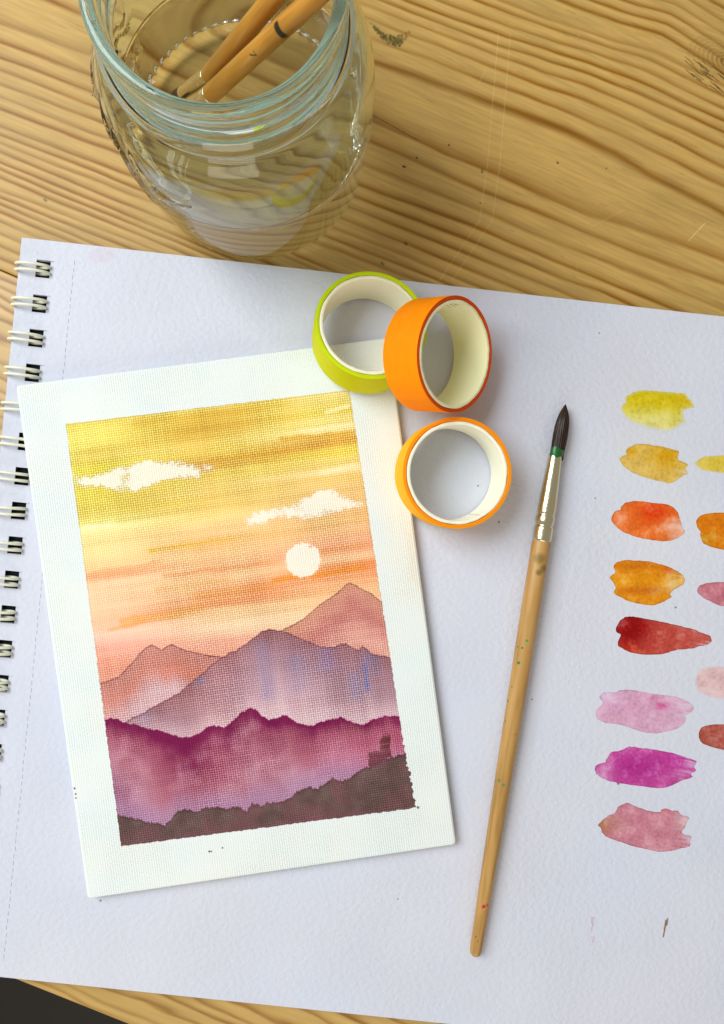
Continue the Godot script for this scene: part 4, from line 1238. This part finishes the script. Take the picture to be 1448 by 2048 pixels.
func tape_roll(called: String, label: String, c: Vector3, tilt: Vector2, r: float, ri: float, h: float, color: Color, edge_color: Color, core_color: Color, tear: float, tape_end: float) -> Node3D:
	var n := Vector3(sin(tilt.x), sin(tilt.y), 0.0)
	n.z = sqrt(1.0 - n.x * n.x - n.y * n.y)
	var y := dir(n.x, n.y, n.z).normalized()
	var x := y.cross(Vector3(0, 0, 1)).normalized() if absf(y.z) < 0.9 else Vector3.RIGHT
	x = (Vector3.RIGHT - y * y.x).normalized()
	var z := x.cross(y)
	var o := thing(called, label, "tape roll", at(c.x, c.y, c.z), "rolls of coloured paper tape")
	o.basis = Basis(x, y, z)
	# the wound tape: a stack of turns, each a hair higher or lower than the next
	var ro := r
	var rc := ri + 1.15
	var prof := [V(rc + 0.08, h - 0.3), V(rc + 0.08, 0.1), V(ro - 0.15, 0.0), V(ro, 0.15), V(ro, h - 0.2), V(ro - 0.10, h - 0.04)]
	var face := [V(ro - 0.10, h - 0.04)]
	var turns := 4
	for i in turns:
		var a := ro - 0.10 - (ro - rc - 0.25) * (i + 1) / turns
		var lift := h + 0.05 * sin(i * 2.3 + r * 10.0)
		face.append(V(a + 0.12, lift))
		face.append(V(a + 0.05, lift - 0.12))
		face.append(V(a, lift))
	face.append(V(rc + 0.08, h - 0.3))
	var mat := StandardMaterial3D.new()
	mat.roughness = 0.66
	mat.metallic_specular = 0.25
	var im := Image.create(256, 128, false, Image.FORMAT_RGB8)
	for yy in 128:
		for xx in 256:
			var th := TAU * xx / 256.0
			var m := fine.get_noise_3d(cos(th) * 150.0, sin(th) * 150.0, yy * 4.0)
			var g := noise.get_noise_3d(cos(th) * 60.0, sin(th) * 60.0, yy * 1.2)
			var cc := color
			cc = cc.lightened(clampf(0.05 * m + 0.03 * g, 0.0, 0.3)) if m + g > 0.0 else cc.darkened(clampf(-0.025 * m - 0.01 * g, 0.0, 0.3))
			im.set_pixel(xx, yy, cc)
	mat.albedo_texture = ImageTexture.create_from_image(im)
	var wound := part("wound_tape", lathe(prof, 120, false, 0, Vector3.ZERO, true), mat, o)
	part("tape_edge", lathe(face, 120, false, 0, Vector3.ZERO, true), plain(edge_color, 0.7, 0.3), o)
	var core_mat := plain(core_color, 0.8, 0.3)
	var inside := [V(ri, 0.25), V(rc, 0.2), V(rc, h - 0.12), V(rc - 0.2, h + 0.02), V(rc - 0.55, h + 0.08), V(rc - 0.9, h - 0.02), V(ri + 0.05, h - 0.1), V(ri, h - 0.35)]
	part("cardboard_core", lathe(inside, 160, true, 3), core_mat, o)
	# the free end of the tape on the outside of the roll
	var e := part("tape_end", patch(ro + 0.02, ro + 0.02, 0.3, h - 0.3, tape_end, tape_end + 0.5, 0.12, 0.0, 6, 14), mat, wound)
	e.set_meta("label", "free end of the tape")
	if tear < 0.0:
		part("core_seam", patch(ri - 0.03, ri - 0.03, 0.6, h - 0.6, tape_end + 2.9, tape_end + 2.93, -0.02, 0.25, 6, 3), plain(core_color.darkened(0.13), 0.8, 0.2), o)
	if tear >= 0.0:     # torn paper inside the core
		for i in 3:
			part("paper_tear", patch(ri - 0.02, ri - 0.9 - 0.4 * i, h - 2.6 - 0.5 * i, h - 0.4, tear + 0.10 * i, tear + 0.10 * i + 0.07, -0.12, 0.15, 4, 3), plain(rgb(246, 243, 228), 0.85), o)
	return o


func build_tapes() -> void:
	tape_roll("tape_roll", "lime green paper tape roll resting on the canvas corner", Vector3(8.27, 57.4, 3.3), Vector2(0.10, 0.16), 18.7, 16.0, 15.2, rgb(206, 210, 10), rgb(208, 226, 12), rgb(246, 240, 212), -1.0, 2.75)
	tape_roll("tape_roll", "orange paper tape roll tipped on its side against the lime green roll", Vector3(27.14, 50.93, 12.5), Vector2(0.71, -0.14), 18.55, 16.05, 15.0, rgb(255, 142, 2), rgb(224, 84, 6), rgb(246, 242, 200), 1.45, 3.6)
	tape_roll("tape_roll", "amber yellow paper tape roll lying flat beside the canvas, nearest the brush", Vector3(37.02, 11.29, 1.95), Vector2(0.10, -0.01), 18.6, 16.0, 15.0, rgb(255, 184, 18), rgb(255, 158, 8), rgb(248, 244, 222), -1.0, 2.3)


# A round brush along its local y axis: the blunt end of the handle at 0.
func brush_parts(o: Node3D, handle: Array, ferrule: Array, hair: Array, handle_mat: Material, bend: Vector3) -> void:
	part("handle", lathe(rounded(handle, 3.0), 40), handle_mat, o)
	var metal := StandardMaterial3D.new()
	metal.albedo_color = rgb(214, 207, 176)
	metal.metallic = 1.0
	metal.roughness = 0.24
	grain_bump(metal, 5, 0.03, 60.0, 0.004, 3)
	part("ferrule", lathe(rounded(ferrule, 0.5), 48), metal, o)
	var hm := plain(Color(0.014, 0.005, 0.003).linear_to_srgb(), 0.34, 0.4)
	var streaks := Image.create(128, 64, false, Image.FORMAT_RGB8)
	for yy in 64:
		for xx in 128:
			var k := clampf(0.35 + 1.1 * fine.get_noise_2d(xx * 26.0, yy * 1.6), 0.0, 1.0) * (1.0 + 1.6 * smoothstep(40.0, 60.0, yy))
			streaks.set_pixel(xx, yy, Color(0.012 + 0.035 * k, 0.005 + 0.015 * k, 0.003 + 0.007 * k).linear_to_srgb())
	hm.albedo_color = Color.WHITE
	hm.albedo_texture = ImageTexture.create_from_image(streaks)
	part("bristles", lathe(rounded(hair, 0.6), 96, false, 2, bend), hm, o)


func handle_texture(base: Color, marks: Array) -> Image:
	# u round the handle, v along it
	var im := Image.create(96, 900, false, Image.FORMAT_RGB8)
	for y in 900:
		for x in 96:
			var th := TAU * x / 96.0
			var n := fine.get_noise_3d(cos(th) * 60.0, sin(th) * 60.0, y * 0.35)
			var g := noise.get_noise_3d(cos(th) * 16.0, sin(th) * 16.0, y * 0.10)
			var c := base.lightened(clampf(0.14 * n + 0.08 * g, 0.0, 0.4)) if n + g > 0.0 else base.darkened(clampf(-0.16 * n - 0.14 * g, 0.0, 0.5))
			im.set_pixel(x, y, c)
	for m in marks:     # [u, v, radius in pixels along, colour, amount]
		var x: float = m[0] * 96.0
		var y: float = m[1] * 900.0
		for k in 3:
			dab(im, x + 0.4 * k - 0.4, y + 0.8 * k * m[2] * 0.3, m[2], m[3], m[4])
	return im


func build_brush() -> void:
	var tail := at(47.2, -159.5, 2.15)
	var head := at(70.6, -10.7, 3.45)
	var y := (head - tail).normalized()
	var x := y.cross(Vector3.UP).normalized()        # to the right of the handle, seen from above
	var z := x.cross(y)
	var o := thing("paintbrush", "round paintbrush with bare wooden handle, silver ferrule and dark wet bristles, lying on the page", "paintbrush", tail)
	# local x to the right, local z away from the page: angle 0 of a lathe is +x, a quarter turn is -z
	o.basis = Basis(x, y, z)
	var green := rgb(14, 110, 56)
	var top := 0.75
	var marks := [
		[top - 0.02, 0.745, 2.6, rgb(36, 150, 84), 0.9], [top - 0.08, 0.727, 2.2, green, 0.95], [top - 0.17, 0.727, 1.5, green, 0.8], [top - 0.10, 0.692, 3.0, green, 0.95],
		[top - 0.12, 0.42, 4.0, rgb(90, 128, 70), 0.6], [top - 0.02, 0.413, 3.4, rgb(84, 130, 76), 0.6], [top - 0.20, 0.415, 2.4, rgb(110, 116, 60), 0.5],
		[top - 0.21, 0.60, 2.2, rgb(74, 74, 46), 0.7], [top - 0.16, 0.635, 1.8, rgb(84, 110, 60), 0.6], [top - 0.19, 0.555, 1.8, rgb(96, 72, 40), 0.7],
		[top - 0.02, 0.13, 4.4, rgb(176, 34, 50), 0.9], [top, 0.126, 2.0, rgb(222, 150, 120), 0.8], [top + 0.06, 0.135, 2.6, rgb(170, 40, 54), 0.6],
		[top - 0.1, 0.058, 1.6, rgb(70, 44, 24), 0.8], [top - 0.03, 0.050, 1.3, rgb(70, 44, 24), 0.8], [top + 0.05, 0.72, 4.0, rgb(206, 130, 84), 0.4], [top + 0.05, 0.53, 4.0, rgb(190, 116, 76), 0.4],
		[top - 0.03, 0.93, 12.0, rgb(134, 108, 48), 0.5], [top + 0.08, 0.91, 9.0, rgb(126, 100, 44), 0.45], [top + 0.0, 0.90, 7.0, rgb(120, 96, 44), 0.4],
	]
	var wood := textured(handle_texture(rgb(186, 140, 74), marks), 0.42, 0.5)
	brush_parts(o,
		[V(0, 0), V(1.2, 0.25), V(1.9, 1.0), V(2.1, 2.4), V(2.2, 9.0), V(2.55, 35.0), V(2.9, 66.0), V(3.15, 100.0), V(3.25, 125.0), V(3.2, 140.0), V(3.0, 150.0), V(0, 151.0)],
		[V(0, 149.2), V(2.7, 149.2), V(3.28, 149.4), V(3.38, 150.5), V(3.40, 153.3), V(3.28, 154.2), V(3.02, 154.7), V(3.16, 155.3), V(3.36, 156.2), V(3.34, 157.6), V(3.06, 158.4), V(3.02, 158.7), V(3.16, 159.2), V(3.18, 161.0), V(2.95, 168.0), V(2.62, 174.0), V(2.34, 179.4), V(2.2, 180.2), V(0, 180.2)],
		[V(0, 178.0), V(2.1, 178.2), V(2.2, 181.0), V(2.45, 184.0), V(2.5, 187.0), V(2.35, 190.5), V(1.95, 193.2), V(1.2, 195.6), V(0.5, 197.2), V(0, 198.2)],
		wood, Vector3(1.0, 0, -0.9))
	var smear := part("paint_smear", patch(2.33, 2.45, 179.0, 182.2, PI * 0.62 + PI / 2, PI * 1.75 + PI / 2, 0.16, 0.45, 8, 24), plain(rgb(10, 92, 34), 0.3), o)
	smear.set_meta("label", "dab of dark green paint at the base of the bristles")


func build_jar() -> void:
	var c := Vector2(-30.6, 125.4)
	var o := thing("glass_jar", "clear glass preserving jar with a threaded rim standing on the table", "jar", at(c.x, c.y, TABLE_Z + 0.05))
	# the glass bottom is left out so more light reaches the table beneath
	var outer := [V(33.6, 0.02), V(34.4, 0.1), V(35.6, 0.4), V(37.0, 1.5), V(38.2, 4.0), V(39.0, 8.0), V(39.6, 14.0), V(40.1, 21.0), V(40.4, 29.0), V(40.4, 40.0), V(40.2, 48.0), V(39.2, 54.5), V(37.3, 59.3), V(35.2, 62.8), V(33.9, 64.8), V(33.4, 66.2), V(33.7, 67.4), V(34.2, 68.4), V(34.1, 69.5), V(33.2, 70.8), V(32.2, 72.0), V(31.9, 73.2), V(32.0, 74.4), V(32.4, 75.3), V(32.5, 76.2), V(32.1, 77.2), V(31.7, 78.4), V(31.6, 80.0), V(31.7, 81.8), V(32.1, 83.1), V(32.4, 84.3), V(32.1, 85.4), V(31.3, 86.1), V(30.3, 86.1), V(29.4, 85.4), V(28.9, 84.2)]
	var inner := [V(28.7, 80.0), V(28.7, 74.0), V(29.0, 69.0), V(30.0, 65.0), V(32.4, 61.2), V(35.0, 57.6), V(36.8, 53.4), V(37.8, 47.0), V(38.1, 38.0), V(38.0, 28.0), V(37.5, 18.0), V(36.6, 11.0), V(35.0, 7.6), V(32.5, 5.9), V(29.0, 5.2), V(20.0, 5.5), V(8.0, 5.9), V(0, 6.0)]
	var level := 33.2
	var neck_from := 63.6
	# the neck and rim are thick and bend what lies behind; the thin wall of the body hardly does
	var thick := StandardMaterial3D.new()
	thick.transparency = BaseMaterial3D.TRANSPARENCY_ALPHA
	thick.albedo_color = Color(0.885, 0.975, 0.93, 0.0)
	thick.roughness = 0.0
	thick.refraction_enabled = true
	thick.refraction_scale = 0.05
	var curve := rounded(outer + inner, 1.1)
	var turn := rounded(outer, 1.1).size()
	var lower := []
	var shell := []
	for i in curve.size():
		var q: Vector2 = curve[i]
		if i < turn and q.y <= level:
			lower.append(q)
		elif i < turn or q.y > level + 1.0:
			if shell.is_empty():
				shell.append(lower[-1])
			shell.append(q)
	thick.albedo_color = Color(0.945, 0.99, 0.962, 0.0)
	part("glass_wall", lathe(shell, 360, false, 1, Vector3.ZERO, true), thick, o)
	# below the water line, glass and water bend light nearly alike: one clear body, left open below to let light through
	var filled: StandardMaterial3D = thick.duplicate()
	filled.refraction_scale = 0.030
	filled.albedo_color = Color(0.985, 0.99, 0.93, 0.0)
	filled.metallic_specular = 0.15
	part("glass_base", lathe(lower, 360, false, 1, Vector3.ZERO, true), filled, o)

	# pale rings added inside the neck, imitating light carried along the glass
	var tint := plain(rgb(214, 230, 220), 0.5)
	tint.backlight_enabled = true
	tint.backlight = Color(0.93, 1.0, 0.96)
	var pale: StandardMaterial3D = tint.duplicate()  # whiter copy for the lowest ring, imitating a bright highlight on the collar
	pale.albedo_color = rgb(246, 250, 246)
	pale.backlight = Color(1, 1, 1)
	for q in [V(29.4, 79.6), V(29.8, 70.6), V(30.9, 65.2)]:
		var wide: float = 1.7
		part("added_neck_ring", lathe([q, V(q.x + wide, q.y), V(q.x + wide, q.y + 0.16), V(q.x, q.y + 0.16)], 160, true), pale if q.y < 66.0 else tint, o)

	var w := thing("water", "clear water filling the lower part of the glass jar", "water", at(c.x, c.y, TABLE_Z + 0.05))
	var wet: StandardMaterial3D = thick.duplicate()
	wet.refraction_scale = 0.033
	wet.albedo_color = Color(0.985, 0.995, 0.955, 0.0)
	var rise: Vector2 = shell[-1]
	var face := [rise, V(37.9, 33.9), V(37.2, 33.55), V(36.0, 33.3), V(34.0, 33.2), V(20.0, 33.2), V(0, 33.2)]
	part("water_surface", lathe(rounded(face, 1.5), 240, false, 0, Vector3.ZERO, true), wet, w)
	jar_brush("orange-brown paintbrush in the jar with black marks on its handle", Vector3(-41.8, 126.7, 30.0), Vector3(-7.10, 121.83, 80.80), 17.0, 12.0, true)
	jar_brush("plain orange-brown paintbrush in the jar, behind the marked one", Vector3(-42.77, 133.85, 27.00), Vector3(-9.80, 130.26, 80.80), 17.0, 9.0, false)


func jar_brush(label: String, enter: Vector3, over: Vector3, ferrule_long: float, hair_long: float, marked: bool) -> void:
	var e := at(enter.x, enter.y, enter.z)
	var up := (at(over.x, over.y, over.z) - e).normalized()
	var y := -up
	var x := y.cross(Vector3(0, 0, 1)).normalized()
	var z := x.cross(y)
	var long := 128.0
	var o := thing("paintbrush", label, "paintbrush", e + up * long * 0.001, "brushes standing in the jar")
	o.basis = Basis(x, y, z)
	# which angle faces the camera
	var to_eye := (at(0, 0, 255) - at(lerpf(enter.x, over.x, 0.6), lerpf(enter.y, over.y, 0.6), 60.0)).normalized()
	var u := fposmod(atan2(-to_eye.dot(z), to_eye.dot(x)) / TAU, 1.0)
	var im := handle_texture(rgb(196, 134, 46), [])
	if marked:
		var ink := rgb(26, 22, 22)
		var v0 := 0.7173
		# a printed numeral, then the edge of a larger printed mark
		line(im, Vector2((u + 0.045) * 96.0, (v0 - 0.006) * 900.0), Vector2((u - 0.035) * 96.0, (v0 - 0.006) * 900.0), 1.5, ink, 0.95)
		line(im, Vector2((u - 0.035) * 96.0, (v0 - 0.006) * 900.0), Vector2((u + 0.03) * 96.0, (v0 + 0.010) * 900.0), 1.5, ink, 0.95)
		for k in 5:
			dab(im, (u + 0.10 * (k - 2) / 2.0) * 96.0, (v0 - 0.105) * 900.0, 9.0, ink, 0.9)
	var wood := textured(im, 0.4, 0.5)
	var h := long
	brush_parts(o,
		[V(0, 0), V(1.2, 0.4), V(1.8, 1.6), V(2.0, 12.0), V(2.3, 40.0), V(2.55, 70.0), V(2.7, 95.0), V(2.75, 112.0), V(2.55, h), V(0, h + 0.3)],
		[V(0, h - 3.2), V(2.5, h - 3.2), V(2.8, h - 3.0), V(2.92, h - 2.2), V(2.9, h + 0.0), V(2.6, h + 0.7), V(2.8, h + 1.5), V(2.85, h + 2.6), V(2.6, h + 3.3), V(2.7, h + 4.0), V(2.6, h + 11.0), V(2.3, h + ferrule_long), V(0, h + ferrule_long)],
		[V(0, h + ferrule_long - 2.0), V(2.1, h + ferrule_long - 1.8), V(2.3, h + ferrule_long + 2.0), V(2.2, h + ferrule_long + 6.0), V(0.8, h + ferrule_long + hair_long - 1.5), V(0, h + ferrule_long + hair_long)],
		wood, Vector3.ZERO)
